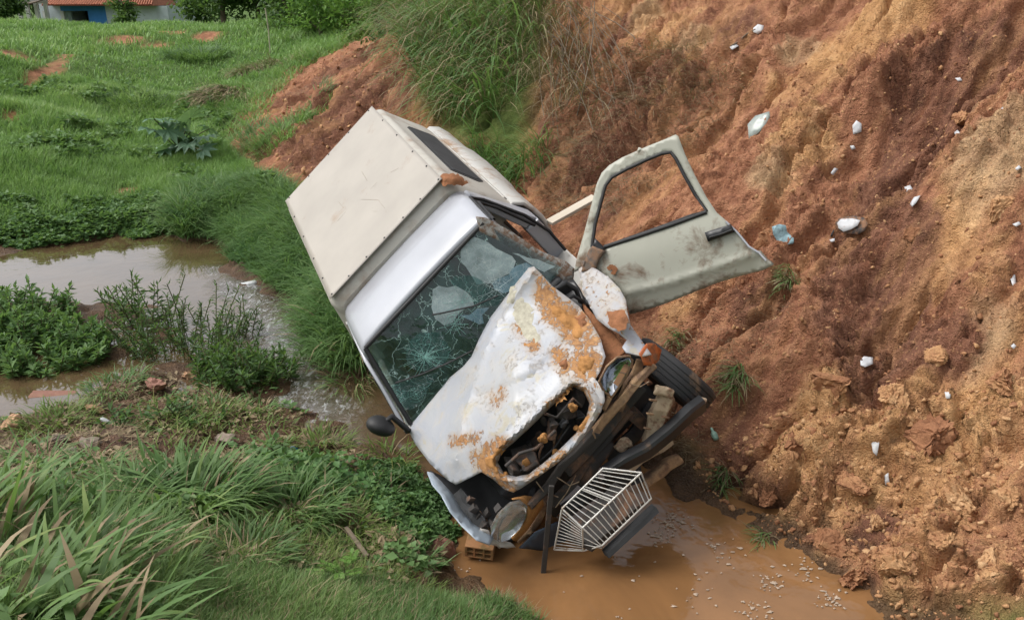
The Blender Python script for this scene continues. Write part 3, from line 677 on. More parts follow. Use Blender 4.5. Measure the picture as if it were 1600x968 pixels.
def sheet(name, outline, ctl, mat, parent=truck, sp=7.0, holes=(), amp=0.0, scale=0.03, seed=1, thick=0.004, jit=0.0, smooth=True, lump=0.0, fn=None):
    """panel seen in outline; ctl gives its distance at control points, so it lies at its own depth in the truck"""
    out = dens_outline(outline, sp, jit, seed); hs = [dens_outline(h, sp, jit, seed + 3) for h in holes]
    V2, F = tri_fill(out, sp, hs, seed)
    ctl = np.array(ctl, float)
    if len(ctl) == 3:
        A = np.linalg.solve(np.concatenate([np.ones((3, 1)), ctl[:, :2]], 1), 1 / ctl[:, 2]); t = 1 / (A[0] + V2 @ A[1:])
    else: t = TPS(ctl[:, :2], ctl[:, 2])(V2[:, 0], V2[:, 1])
    if amp: t = t + amp * crumple(V2[:, 0], V2[:, 1], seed, scale)
    if lump:
        e = polydist(V2[:, 0], V2[:, 1], out)
        for h in hs: e = np.minimum(e, polydist(V2[:, 0], V2[:, 1], h))
        nn = 0.5 + 0.5 * fbm(V2[:, 0] * 0.10, V2[:, 1] * 0.10, seed, 4)
        t = t - lump * sstep(0, 9, e) * (0.35 + 1.3 * nn)
    if fn is not None: t = fn(V2[:, 0], V2[:, 1], t)
    P = onray(V2[:, 0], V2[:, 1], t)
    if parent is truck or (parent is not None and root_of(parent) is truck): P = w2v(P)
    # outer face towards the viewer
    a, b, c = P[F[:, 0]], P[F[:, 1]], P[F[:, 2]]
    o = VO if (parent is truck or (parent is not None and root_of(parent) is truck)) else CAMP
    nrm = np.cross(b - a, c - a); fl = ((o - a) * nrm).sum(1) < 0
    F[fl] = F[fl][:, ::-1]
    ob = mesh_np(name, P, F, mat, parent, smooth)
    LAST['px'] = V2
    if thick:
        md = ob.modifiers.new('solid', 'SOLIDIFY'); md.thickness = thick; md.offset = -1
    return ob
LAST = {}
def root_of(o):
    while o.parent: o = o.parent
    return o

def rough(o, amp, cuts=2, f=14.0):
    """dent and bend a clean part: subdivide and push it about with smooth noise"""
    bm = bmesh.new(); bm.from_mesh(o.data); bmesh.ops.subdivide_edges(bm, edges=bm.edges[:], cuts=cuts, use_grid_fill=True)
    P = np.array([v.co[:] for v in bm.verts]); k = int(abs(P[0].sum()) * 1000) % 50
    for i in range(3):
        q = fbm(P[:, (i + 1) % 3] * f + k, P[:, (i + 2) % 3] * f + P[:, i] * f * .7 + i * 7, 5 + i + k, 3)
        for v, d in zip(bm.verts, q): v.co[i] += amp * d
    bm.to_mesh(o.data); bm.free(); return o
# ---- chassis, bed and canopy
for s in (-1, 1): beam('frame_rail', (-3.4, s * 0.42, 0.46), (0.95, s * 0.42, 0.46), 0.08, 0.14, M['frame'], truck)
def bed_side(s):
    zs = [1.035, 1.03, .96, .86, .74, .62, .50, .47]; ys = [.84, .90, .955, .985, .99, .97, .92, .88]; xs = [-3.50, -3.46, -2.9, -2.75, -2.35, -1.95, -1.8, -1.22, -1.195]; fl = [-.04, 0, 0, .02, .03, .02, 0, 0, -.02]
    Vv = [(x, s * (y + f * (1 if .5 < z < .9 else 0)), z) for x, f in zip(xs, fl) for y, z in zip(ys, zs)]; n = len(zs)
    Ff = [(a * n + k, a * n + k + 1, (a + 1) * n + k + 1, (a + 1) * n + k)[::s] for a in range(len(xs) - 1) for k in range(n - 1)]
    o = mesh_py('bed_side', Vv, Ff, M['white_dirty'], truck, True); md = o.modifiers.new('solid', 'SOLIDIFY'); md.thickness = .03; md.offset = -1 if s > 0 else 1
bed_side(1); bed_side(-1)
box('tailgate', (-3.52, -.74, .52), (-3.48, .74, 1.0), M['white_dirty'], truck, 0.01)
box('bed_floor', (-3.46, -.735, .54), (-1.22, .735, .60), M['frame'], truck)
box('bed_front', (-1.24, -.735, .60), (-1.205, .735, 1.0), M['white_dirty'], truck)
def canopy_shell():
    xs = [-3.43, -3.38, -3.30, -1.22, -1.16, -1.125]
    ins = [0.09, 0.03, 0.0, 0.0, 0.03, 0.085]
    n = 10
    def prof(i):
        p = []
        for s, seq in ((1, (0, 1)),):
            p.append((0.90 - i * 0.4, 1.03)); p.append((0.865 - i * 0.5, 1.20)); p.append((0.735 - i * 0.8, 1.53))
            for k in range(n // 2 + 1):
                a = k / (n // 2) * math.pi / 2
                p.append((0.655 - i * 0.5 - 0.055 + 0.11 * math.cos(a), 1.60 - i + 0.09 * math.sin(a)))
        q = [(-y, z) for y, z in reversed(p)]
        return p + q
    V = []; F = []; m = None
    for x, i in zip(xs, ins):
        pr = prof(i); m = len(pr)
        V += [(x, y, z) for y, z in pr]
    win = []
    for a in range(len(xs) - 1):
        for k in range(m - 1):
            F.append((a * m + k, a * m + k + 1, (a + 1) * m + k + 1, (a + 1) * m + k))
    F.append(tuple(range(m))); F.append(tuple((len(xs) - 1) * m + k for k in reversed(range(m))))
    return mesh_py('canopy', V, F, M['fibre'], truck, True)
canopy = canopy_shell()
canopy.data.set_sharp_from_angle(angle=math.radians(40))
# flat cream roof sheet screwed on the canopy, faintly dented
nxr, nyr = 46, 28
XR, YR = np.meshgrid(np.linspace(-3.385, -1.15, nxr), np.linspace(-.655, .655, nyr)); er = np.minimum(np.minimum(XR + 3.385, -1.15 - XR), .655 - np.abs(YR))
ZR = 1.708 + sstep(0, .15, er) * (.006 * fbm(XR * 1.3, YR * 1.3, 7, 3) + .004 * fbm(XR * 4, YR * 4, 9, 2)) - .004 * np.exp(-((XR + 2.1) ** 2 + (YR - .1) ** 2) / .02) - .004 * np.exp(-((XR + 1.6) ** 2 + (YR + .25) ** 2) / .015)
ir = (np.arange(nyr - 1)[:, None] * nxr + np.arange(nxr - 1)[None]).ravel()
rsheet = mesh_np('roof_sheet', np.stack([XR, YR, ZR], -1).reshape(-1, 3), np.stack([ir, ir + 1, ir + nxr + 1, ir + nxr], -1), M['cream'], canopy, True)
md = rsheet.modifiers.new('solid', 'SOLIDIFY'); md.thickness = .006; md.offset = -1
scr = bpy.data.meshes.new('screw'); bm = bmesh.new()
bmesh.ops.create_cone(bm, cap_ends=True, segments=8, radius1=0.009, radius2=0.007, depth=0.006); bm.to_mesh(scr); bm.free(); scr.materials.append(M['black'])
spots = [(-1.175, y) for y in (-.62, -.42, -.21, .0, .22, .42, .63)] + [(-3.36, y) for y in (-.6, -.3, 0, .3, .6)] + [(x, .635) for x in (-2.9, -2.4, -1.9, -1.5)] + [(x, -.635) for x in (-2.9, -2.4, -1.9, -1.5)]
for x, y in spots:
    o = link('screw', scr, None, canopy); o.location = (x, y, 1.711)
# scratches on the roof sheet
for k, pts in enumerate([[(566, 268), (574, 283)], [(580, 296), (590, 285)], [(564, 312), (592, 313), (602, 326)], [(530, 316), (538, 326)], [(528, 346), (541, 331)], [(611, 270), (624, 263)], [(575, 330), (590, 331)]]):
    P = [vl(x, y, 2, 1.7032) for x, y in pts]
    P = [q + [0, 0, .0065] for q in P]
    tubes('scratch', [P], 0.0008, M['mud_g'], canopy, 4)
# side window slot of the canopy, upper side
def canopy_side(x, z, off=0.004):
    s = 1 if True else -1
    y = np.interp(z, [1.03, 1.20, 1.53, 1.60], [.90, .865, .735, .71]); return (x, y + off, z)
def side_panel(name, pts, mat, par, off):
    n = len(pts); V = [canopy_side(x, z, off) for x, z in pts] + [canopy_side(x, z, off - 0.02) for x, z in pts]
    F = [tuple(range(n)), tuple(range(2 * n - 1, n - 1, -1))] + [(i, n + i, n + (i + 1) % n, (i + 1) % n) for i in range(n)]
    return mesh_py(name, V, F, mat, par)
win = side_panel('window', [(-2.95, 1.25), (-2.90, 1.20), (-1.55, 1.20), (-1.48, 1.27), (-1.55, 1.50), (-2.85, 1.50), (-2.93, 1.46)], M['rubber'], canopy, 0.006)
side_panel('pane', [(-2.90, 1.26), (-2.86, 1.23), (-1.59, 1.23), (-1.53, 1.28), (-1.59, 1.47), (-2.83, 1.47), (-2.89, 1.44)], M['dark_in'], win, 0.010)
side_panel('mouth_lip', [(-3.30, 1.09), (-1.3, 1.09), (-1.3, 1.05), (-3.30, 1.05)], M['white_dirty'], canopy, 0.010)

# ---- cab
def roof_panel():
    xs = np.array([-1.14, -1.11, -.9, -.7, -.54, -.505]); dz = np.array([-.05, 0, .012, .012, .004, -.018])
    ys = np.array([-.735, -.72, -.69, -.655, -.61, -.45, -.2, 0, .2, .45, .61, .655, .69, .71]); zc = np.array([1.40, 1.46, 1.515, 1.55, 1.568, 1.578, 1.584, 1.586, 1.584, 1.578, 1.568, 1.55, 1.515, 1.46])
    V = [(x, y * (1 - 0.012 * (x + .8)), z + d) for x, d in zip(xs, dz) for y, z in zip(ys, zc)]; n = len(ys)
    F = [(a * n + k, a * n + k + 1, (a + 1) * n + k + 1, (a + 1) * n + k)[::-1] for a in range(len(xs) - 1) for k in range(n - 1)]
    o = mesh_py('cab_roof', V, F, M['white'], truck, True)
    md = o.modifiers.new('solid', 'SOLIDIFY'); md.thickness = 0.03; md.offset = -1
    return o
roof_panel()
box('cab_rear_wall', (-1.17, -.68, .55), (-1.13, .68, 1.5), M['white_dirty'], truck, 0.01)
# right side of the cab: closed door, drip rail, pillar
hexa('right_door', [(-1.12, -.84, .45), (-.05, -.86, .45), (-.05, -.80, .45), (-1.12, -.78, .45), (-1.12, -.86, 1.0), (-.10, -.88, 1.0), (-.10, -.82, 1.0), (-1.12, -.80, 1.0)], M['white_dirty'], truck, 0.015)
tubes('drip_rail', [[(-1.12, -.715, 1.455), (-.80, -.72, 1.46), (-.50, -.72, 1.46), (-.36, -.775, 1.29), (-.14, -.885, 1.01)]], 0.016, M['white'], truck, 8)
tubes('door_seal', [[(-1.12, -.735, 1.42), (-.50, -.74, 1.42), (-.14, -.90, .98)]], 0.014, M['rubber'], truck, 6)
mesh_py('side_glass', [(-1.08, -.735, 1.42), (-.52, -.74, 1.42), (-.16, -.86, 1.0), (-1.08, -.83, 1.0)], [(0, 1, 2, 3)], M['glass'], truck)
beam('pillar', (-1.14, -.70, 1.45), (-1.14, -.82, .98), .08, .06, M['white_dirty'], truck, (1, 0, 0))
# left side: rear post, sill, weather strip
hexa('rear_post', [(-1.19, .93, .45), (-.98, .93, .45), (-.98, .80, .45), (-1.19, .80, .45), (-1.19, .96, .90), (-.98, .96, .90), (-.98, .82, .90), (-1.19, .82, .90)], M['white'], truck, 0.012)
hexa('rear_post', [(-1.19, .96, .905), (-1.0, .96, .905), (-1.0, .83, .905), (-1.19, .83, .905), (-1.17, .715, 1.49), (-1.04, .715, 1.49), (-1.04, .65, 1.49), (-1.17, .65, 1.49)], M['white'], truck, 0.012)
hexa('sill', [(-1.12, .88, .33), (-.02, .88, .33), (-.02, .70, .33), (-1.12, .70, .33), (-1.12, .95, .50), (-.02, .95, .50), (-.02, .72, .47), (-1.12, .72, .47)], M['white_dirty'], truck, 0.02)
tubes('weather_strip', [[(-.52, .69, 1.50), (-.75, .70, 1.515), (-.98, .70, 1.50), (-1.02, .76, 1.38), (-.99, .90, 1.02), (-.96, .95, .75), (-.88, .93, .55)], [(-.56, .71, 1.46), (-.92, .72, 1.45), (-.95, .79, 1.28), (-.92, .90, .92)]], 0.014, M['rubber'], truck, 7)
# interior
box('cab_floor', (-1.12, -.76, .42), (-.05, .76, .48), M['dark_in'], truck)
box('seat_base', (-1.05, -.66, .50), (-.50, .66, .74), M['seat'], truck, 0.05, 3)
hexa('seat_back', [(-1.02, -.66, .74), (-.86, -.66, .74), (-.86, .66, .74), (-1.02, .66, .74), (-1.12, -.62, 1.30), (-1.01, -.62, 1.30), (-1.01, .62, 1.30), (-1.12, .62, 1.30)], M['seat'], truck, 0.04, 3)
hexa('dashboard', [(-.42, -.74, .62), (-.08, -.74, .62), (-.08, .74, .62), (-.42, .74, .62), (-.36, -.74, .95), (-.10, -.74, .98), (-.10, .74, .98), (-.36, .74, .95)], M['dark_in'], truck, 0.03, 3)
th = np.linspace(0, 2 * math.pi, 25)
sw = np.stack([-.50 + .10 * np.sin(th), .36 + .19 * np.cos(th), .98 + .16 * np.sin(th)], 1)
swo = tubes('steering_wheel', [sw, [(-.50, .18, .98), (-.48, .36, .97), (-.50, .54, .98)]], 0.014, M['rubber'], truck, 8)
box('firewall', (-.09, -.74, .40), (-.04, .74, .96), M['dark_in'], truck)
# ---- windscreen
WS = [(-.495, -.64, 1.545), (-.495, .64, 1.545), (-.155, .80, 1.005), (-.155, -.83, 1.005)]
def wsp(px, py, off=0.0):
    a = np.array(WS[0]); n = np.cross(np.array(WS[1]) - a, np.array(WS[3]) - a); n /= np.linalg.norm(n)
    if n @ (VO - a) < 0: n = -n
    d = VR.T @ ray(float(px), float(py)); t = ((a + n * off - VO) @ n) / (d @ n); return t
def wsheet(name, outline, mat, off, parent, **kw):
    def fn(x, y, t): return np.array([wsp(a, b, off) for a, b in zip(x, y)]) + (kw.get('wob', 0) * crumple(x, y, kw.get('seed', 1), 0.05))
    return sheet(name, outline, [(0, 0, 5), (100, 0, 5), (0, 100, 5)], mat, parent, sp=kw.get('sp', 14), fn=fn, thick=0.0, smooth=False, jit=kw.get('jit', 0), seed=kw.get('seed', 1))
wsc = mesh_py('windscreen', WS, [(0, 3, 2, 1)], M['glass'], truck)
tubes('gasket', [[WS[0], WS[1]], [WS[0], WS[3]]], 0.018, M['rubber'], wsc, 6)
wsheet('crazed_pane', [(576, 542), (660, 450), (748, 348), (800, 376), (850, 402), (880, 420), (800, 500), (720, 600), (640, 660), (606, 600)], M['craze_web'], .0015, wsc, wob=.0, seed=2, jit=0)
wsheet('crazed_pane', [(722, 382), (748, 372), (775, 388), (800, 400), (806, 408), (800, 425), (775, 444), (760, 442), (735, 428), (720, 408)], M['craze_pale'], .004, wsc, wob=.006, seed=3, jit=2.8)
wsheet('crazed_pane', [(770, 443), (800, 420), (822, 410), (836, 418), (826, 440), (798, 455), (772, 452)], M['craze_blue'], .005, wsc, wob=.006, seed=4, jit=2.8)
wsheet('crazed_pane', [(676, 452), (712, 446), (735, 462), (742, 478), (716, 490), (694, 508), (680, 498), (674, 480)], M['craze_pale'], .004, wsc, wob=.006, seed=5, jit=2.8)
wsheet('crazed_pane', [(716, 492), (745, 482), (765, 480), (756, 505), (735, 500)], M['craze_blue'], .004, wsc, wob=.006, seed=6, jit=2.8)
wsheet('crazed_pane', [(712, 430), (735, 430), (770, 450), (795, 458), (776, 478), (742, 476), (720, 455), (704, 440)], M['craze_green'], .003, wsc, wob=.006, seed=7, jit=2.8)
wsheet('crazed_pane', [(634, 548), (655, 520), (690, 518), (705, 545), (692, 570), (662, 580), (638, 572)], M['craze_green'], .003, wsc, wob=.004, seed=8, jit=2)
wsheet('crazed_pane', [(612, 602), (650, 590), (690, 578), (664, 618), (642, 640), (622, 640)], M['craze_green'], .003, wsc, wob=.004, seed=9, jit=2)
wsheet('crazed_pane', [(800, 395), (840, 405), (868, 416), (850, 425), (822, 408)], M['craze_pale'], .006, wsc, wob=.006, seed=10, jit=2.8)
# crack lines: bursts radiating from the blows
def burst(cx, cy, n, r0, r1, seed, mat, sq=0.8, wid=0.0016):
    r = np.random.default_rng(seed); paths = []
    for k in range(n):
        a = k * 2 * math.pi / n + r.normal(0, .12); L = r.uniform(r0, r1); pts = [(cx, cy)]; b = a
        for s in range(1, 5):
            b += r.normal(0, .12); pts.append((pts[-1][0] + math.cos(b) * L / 4, pts[-1][1] + sq * math.sin(b) * L / 4))
        paths.append(pts)
    for q in (0.25, 0.45, 0.7):
        for k in range(n):
            if r.random() < 0.35: continue
            a0 = k * 2 * math.pi / n; a1 = a0 + 2 * math.pi / n; rr = q * (r0 + r1) / 2 * r.uniform(.85, 1.15)
            paths.append([(cx + math.cos(a) * rr, cy + sq * math.sin(a) * rr) for a in (a0, a1)])
    out = []
    for p in paths:
        Q = []
        for x, y in p:
            t = wsp(x, y, .006); Q.append(VO + VR.T @ ray(x, y) * t)
        out.append(Q)
    return tubes('crack', out, wid, mat, wsc, 3)
burst(664, 558, 22, 16, 52, 1, M['crack'], wid=.0009)
burst(664, 558, 16, 8, 24, 11, M['crack'], wid=0.0016)
burst(722, 472, 14, 14, 50, 2, M['crack'], wid=.0008)
burst(776, 452, 12, 12, 45, 3, M['crack_w'], wid=.0008)
burst(710, 505, 14, 10, 34, 4, M['crack'], wid=.0012)
burst(650, 615, 9, 8, 34, 5, M['crack'], wid=.0007)
tubes('wiper', [[w2v(onray(x, y, wsp(x, y, .022))) for x, y in ((618, 598), (660, 584), (700, 567), (738, 548))], [w2v(onray(x, y, wsp(x, y, .03))) for x, y in ((675, 492), (700, 487), (740, 478), (778, 462))]], 0.007, M['rubber'], wsc, 5)
# left pillar and its muddy glass strip
def tl(px, py, ax, v): return (px, py, vt(px, py, ax, v))
sheet('pillar', [(744, 338), (760, 340), (800, 362), (845, 392), (885, 408), (898, 420), (896, 436), (880, 440), (850, 420), (815, 396), (780, 376), (750, 362)], [tl(746, 342, 0, -.50), tl(896, 420, 0, -.17), tl(815, 380, 0, -.35), tl(880, 440, 0, -.14), tl(750, 360, 0, -.47)], mat_dirty('pillar_muddy', (0.30, 0.30, 0.28), (0.17, 0.105, 0.068), 0.42, 0.55, 0.6, scale=26), sp=7, amp=.03, thick=.02, seed=14)
# ---- crushed bonnet with the empty grille shell
HB = [tl(832, 418, 2, 1.22), tl(790, 465, 2, 1.16), tl(755, 530, 2, 1.13), tl(737, 562, 2, 1.10), tl(700, 590, 2, 1.03), tl(632, 662, 2, 1.0), tl(680, 730, 2, 1.0), tl(708, 757, 2, .97), tl(765, 738, 2, 1.0), tl(800, 768, 2, .90),
      tl(735, 640, 2, 1.10), tl(720, 700, 2, 1.06), tl(790, 560, 2, 1.16), tl(850, 600, 2, 1.10), tl(800, 660, 2, 1.12), tl(870, 520, 2, 1.06), tl(905, 480, 2, .98), tl(940, 540, 2, .98), tl(945, 600, 2, .96), tl(925, 660, 2, .90), tl(870, 722, 2, .88), tl(830, 480, 2, 1.12), tl(680, 690, 2, 1.03), tl(860, 440, 2, 1.14)]
HOUT = [(826, 418), (834, 416), (846, 428), (862, 446), (884, 462), (905, 478), (922, 500), (938, 528), (946, 556), (938, 578), (930, 592), (943, 606), (945, 626), (936, 648), (918, 676), (896, 702), (870, 724), (842, 744), (815, 762), (802, 769), (788, 764), (770, 748), (752, 737), (734, 746), (712, 757), (698, 748), (672, 724), (648, 692), (633, 662), (652, 642), (676, 616), (702, 590), (724, 572), (737, 556), (748, 530), (766, 496), (790, 464), (808, 440)]
GRILLE = [(778, 722), (784, 706), (806, 688), (832, 664), (856, 640), (880, 618), (896, 604), (912, 612), (921, 630), (916, 652), (900, 676), (876, 700), (850, 722), (826, 740), (806, 744), (788, 740)]
def hoodfn(x, y, t):
    n = t + 0.034 * crumple(x, y, 77, 0.020) * sstep(0, 60, np.hypot(x - 650, y - 690)) - 0.012 * crumple(x, y, 78, 0.06) * sstep(700, 780, x)
    # long fold from the lifted corner, and the raised lip of the grille shell
    fold = polydist(x, y, [(836, 420), (790, 480), (758, 545), (740, 600), (722, 660), (712, 720)], closed=False)
    n = n - 0.055 * np.exp(-fold / 11.0)
    fold2 = polydist(x, y, [(905, 480), (880, 540), (830, 590), (745, 620)], closed=False)
    n = n + 0.034 * np.exp(-fold2 / 10.0)
    fold3 = polydist(x, y, [(800, 560), (806, 620), (790, 680)], closed=False)
    n = n - 0.030 * np.exp(-fold3 / 12.0)
    g = polydist(x, y, GRILLE)
    return n - 0.03 * np.exp(-((g - 9) / 6.0) ** 2) + 0.03 * np.exp(-(g / 4.0) ** 2)
hood = sheet('bonnet', HOUT, HB, M['hood'], truck, sp=5.0, holes=[GRILLE], thick=0.008, seed=21, fn=hoodfn)
hood.data.set_sharp_from_angle(angle=math.radians(22))
hood_px = LAST['px']
hood_tps = TPS(np.array(HB)[:, :2], np.array(HB)[:, 2])
def on_hood(name, poly, mat, lift, lump, seed, jit=2.0, sp=4.0, holes=()):
    def fn(x, y, t):
        e = polydist(x, y, out); n = 0.5 + 0.9 * fbm(x * 0.13, y * 0.13, seed, 4); w = blocks(x * 0.16, y * 0.16, seed)
        return hoodfn(x, y, hood_tps(x, y)) + 0.006 - (0.006 + 1.5 * lump * (0.2 + n + 0.8 * w)) * sstep(-0.5, 5, e) - lift
    out = dens_outline(poly, sp, jit, seed)
    return sheet(name, poly, [(0, 0, 5), (100, 0, 5), (0, 100, 5)], mat, hood, sp=sp, jit=jit, seed=seed, fn=fn, thick=0.0, holes=holes)
mudp = [([(838, 440), (858, 452), (880, 470), (905, 484), (925, 502), (936, 528), (930, 548), (908, 550), (890, 536), (872, 516), (850, 500), (840, 476), (834, 458)], 'mud_o', .012),
        ([(905, 545), (930, 545), (943, 560), (934, 585), (915, 598), (898, 590), (888, 570), (893, 552)], 'mud_o', .016),
        ([(862, 548), (880, 540), (890, 556), (882, 572), (866, 568)], 'mud_o', .010), ([(868, 562), (890, 550), (896, 572), (884, 584), (870, 578)], 'mud_r', .014),
        ([(806, 508), (822, 508), (824, 520), (812, 524)], 'mud_o', .008), ([(820, 534), (838, 530), (842, 544), (828, 548)], 'mud_o', .008),
        ([(704, 682), (730, 678), (750, 676), (748, 690), (728, 694), (706, 696)], 'mud_o', .008),
        ([(735, 708), (752, 700), (768, 684), (790, 682), (800, 690), (784, 704), (774, 724), (786, 742), (806, 754), (806, 766), (782, 762), (764, 744), (748, 732)], 'mud_o', .012),
        ([(856, 634), (880, 612), (898, 598), (904, 602), (880, 626), (862, 644)], 'mud_o', .008), ([(896, 604), (914, 606), (926, 628), (918, 660), (900, 684), (896, 678), (912, 652), (916, 630), (906, 614)], 'mud_o', .007),
        ([(822, 744), (850, 728), (880, 704), (884, 708), (856, 732), (828, 750)], 'mud_o', .006), ([(780, 612), (786, 606), (790, 620), (782, 626)], 'mud_r', .005), ([(770, 614), (782, 618), (780, 634), (772, 630)], 'mud_o', .004),
        ([(836, 425), (846, 430), (866, 450), (858, 452), (844, 440)], 'mud_r', .006), ([(885, 488), (915, 480), (930, 510), (915, 520), (895, 508)], 'mud_r', .018)]
mud_a = np.zeros(len(hood_px))
for pl, m, lp in mudp: mud_a = np.maximum(mud_a, sstep(-16, 9, sdist(hood_px[:, 0], hood_px[:, 1], pl)))
mud_a = np.maximum(mud_a, .42 * sstep(800, 930, hood_px[:, 0] - .25 * (hood_px[:, 1] - 500)))
hood.data.attributes.new('clean', 'FLOAT', 'POINT').data.foreach_set('value', (.95 * (1 - sstep(50, 130, np.hypot(hood_px[:, 0] - 660, hood_px[:, 1] - 690)))).astype(np.float32))
hood.data.attributes.new('mud', 'FLOAT', 'POINT').data.foreach_set('value', mud_a.astype(np.float32))
for k, (pl, m, lp) in enumerate(mudp):
    if k in (4, 5, 6, 9, 10, 11, 12): continue
    c = np.mean(pl, 0); sh = [tuple(c + (np.array(q) - c) * .62) for q in pl]
    on_hood('mud_patch', sh, M[m], .001, lp, 30 + k, jit=2.6, sp=3.5)
for k, pl in enumerate([[(800, 470), (815, 462), (830, 478), (838, 510), (846, 530), (832, 536), (815, 520), (803, 496)], [(796, 452), (806, 448), (804, 468), (792, 474)]]):
    on_hood('bare_patch', pl, mat_simple('primer_%d' % k, (0.35, 0.33, 0.26), 0.8, var=0.25, scale=30), .0, .0015, 60 + k, jit=3.0)

rs = np.random.default_rng(8)
for k in range(30):          # splashed blobs round the larger patches
    cx, cy = [(885, 505), (915, 565), (875, 560), (770, 715), (860, 640), (725, 686), (905, 470)][k % 7]; cx += rs.normal(0, 22); cy += rs.normal(0, 18)
    if not inpoly(np.array([cx]), np.array([cy]), HOUT)[0] or polydist(np.array([cx]), np.array([cy]), HOUT)[0] < 8 or inpoly(np.array([cx]), np.array([cy]), GRILLE)[0]: continue
    a = np.sort(rs.uniform(0, 6.28, 8)); r = rs.uniform(1.6, 4.5) * rs.uniform(.6, 1.4, 8)
    on_hood('mud_splash', [(cx + q * math.cos(t), cy + q * math.sin(t)) for q, t in zip(r, a)], M['mud_o' if k % 3 else 'mud_r'], .001, .003, 100 + k, jit=0, sp=2.5)
# ---- nose: engine bay, radiator support, lamps, bumper
def V(px, py, x): return vl(px, py, 0, x)
hexa('engine_bay', [(-.02, -.62, .30), (.78, -.62, .30), (.78, .62, .30), (-.02, .62, .30), (-.02, -.66, .78), (.78, -.60, .74), (.78, .60, .74), (-.02, .66, .80)], M['dark_in'], truck, 0.03)
r2 = np.random.default_rng(4)
for k, (px, py, x, w, h, a, m) in enumerate([(800, 728, .86, .05, .13, 30, 'frame'), (820, 716, .88, .035, .20, 75, 'frame'), (838, 690, .82, .12, .06, 40, 'frame'), (862, 668, .86, .13, .08, 45, 'frame'), (884, 640, .84, .07, .14, 60, 'frame'), (900, 622, .80, .08, .09, 20, 'frame'), (846, 712, .90, .20, .025, 42, 'frame'), (880, 662, .90, .06, .05, 10, 'dark_in'), (818, 733, .88, .12, .03, -20, 'frame'), (905, 650, .86, .05, .10, 50, 'black'), (866, 690, .84, .20, .025, 45, 'rusty'), (850, 655, .8, .10, .04, 80, 'frame')]):
    c = V(px, py, x); an = math.radians(a)
    dv = np.array([0.05, math.cos(an), math.sin(an)]) * w / 2
    rough(beam('engine_part', c - dv, c + dv, h * .6, h, M[m], truck, (1, 0, 0), 0.008), .03)
for k, (px, py, r) in enumerate([(848, 684, .035), (822, 722, .03), (895, 636, .035), (838, 738, .022), (868, 706, .025), (900, 668, .022)]):
    c = V(px, py, .93); bm = bmesh.new(); bmesh.ops.create_icosphere(bm, subdivisions=3, radius=r)
    for v in bm.verts: v.co *= 0.8 + 0.35 * math.sin(v.co.x * 90 + k) * math.cos(v.co.y * 80) + 0.15 * random.random(); v.co += Vector(c)
    bm_obj('mud_lump', bm, M['mud_o'], truck)
for k, pts in enumerate([[(790, 728), (812, 708), (838, 700), (868, 672)], [(806, 738), (836, 726), (866, 700), (890, 664)], [(852, 646), (870, 652), (896, 622), (908, 634)], [(826, 690), (834, 706), (828, 726), (840, 736)], [(876, 640), (884, 664), (872, 684), (882, 700)]]):
    tubes('hose', [[V(px, py, .93 - .02 * k) for px, py in pts]], [.012, .009, .010, .014, .007][k], M['rubber' if k % 2 else 'frame'], truck, 7)
# upper tie bar and radiator frame between the lamps
def pipe(name, pts, r, mat, x=None, n=8):
    return tubes(name, [[V(*p) if len(p) == 3 else V(p[0], p[1], x) for p in pts]], r, M[mat], truck, n)
def strip(name, a, b, w, h, mat, bev=.008, up=(1, 0, .6)):
    return rough(beam(name, V(*a), V(*b), w, h, M[mat], truck, up, bev), .03 if name != 'bracket_rib' else .004, 3 if w < .2 else 2, 10.0)
strip('tie_bar', (1020, 570, .92), (925, 680, 1.0), .05, .07, 'rusty'); strip('tie_bar', (930, 672, 1.0), (830, 790, 1.05), .05, .06, 'frame')
strip('radiator_frame', (1000, 600, .86), (880, 735, .95), .12, .04, 'frame'); strip('radiator_frame', (985, 640, .9), (860, 790, .98), .06, .05, 'frame')
strip('radiator_frame', (955, 690, .93), (905, 760, 1.0), .09, .03, 'frame'); strip('radiator_frame', (1030, 625, .8), (950, 720, .86), .10, .04, 'dark_in')
strip('bumper_bracket', (1040, 612, .98), (1012, 694, 1.02), .10, .14, 'bracket', .015); strip('bumper_bracket', (1022, 606, 1.0), (1046, 614, 1.02), .06, .05, 'bracket', .012)
for p in ((1020, 624), (1016, 645), (1012, 668), (1040, 650)): strip('bracket_rib', (p[0] - 5, p[1], 1.075), (p[0] + 5, p[1] + 2, 1.075), .012, .02, 'rusty', .003)
strip('clamp', (985, 688, 1.02), (968, 706, 1.02), .07, .07, 'bracket', .02); strip('clamp', (905, 668, 1.02), (935, 640, 1.0), .05, .05, 'mud_o', .015)
# black bumper blade, curved
bp = [V(945, 742, 1.10), V(975, 722, 1.13), V(1010, 704, 1.13), V(1045, 676, 1.10), V(1078, 645, 1.05), V(1098, 630, 1.0)]
tsm = np.linspace(0, 1, 16); bp = np.array(bp); bps = np.stack([np.interp(tsm, np.linspace(0, 1, 6), bp[:, k]) for k in range(3)], 1)
BV = []; BF = []
sec = [(-.065, -.03), (-.068, .0), (-.045, .035), (.045, .045), (.066, .03), (.07, .0), (.066, -.03), (.0, -.035)]
for q in bps:
    for a, b in sec: BV.append(q + np.array([b, 0, 0]) + a * np.array([0.1, 0.35, 0.93]) * 1.05)
for i in range(15):
    for k in range(8): BF.append((i * 8 + k, i * 8 + (k + 1) % 8, (i + 1) * 8 + (k + 1) % 8, (i + 1) * 8 + k))
BF += [tuple(range(8)), tuple(15 * 8 + k for k in reversed(range(8)))]
mesh_py('bumper', BV, BF, M['black'], truck, True).data.set_sharp_from_angle(angle=math.radians(30))
strip('bumper_stay', (1098, 622, .98), (1088, 640, .99), .07, .06, 'bracket', .02)
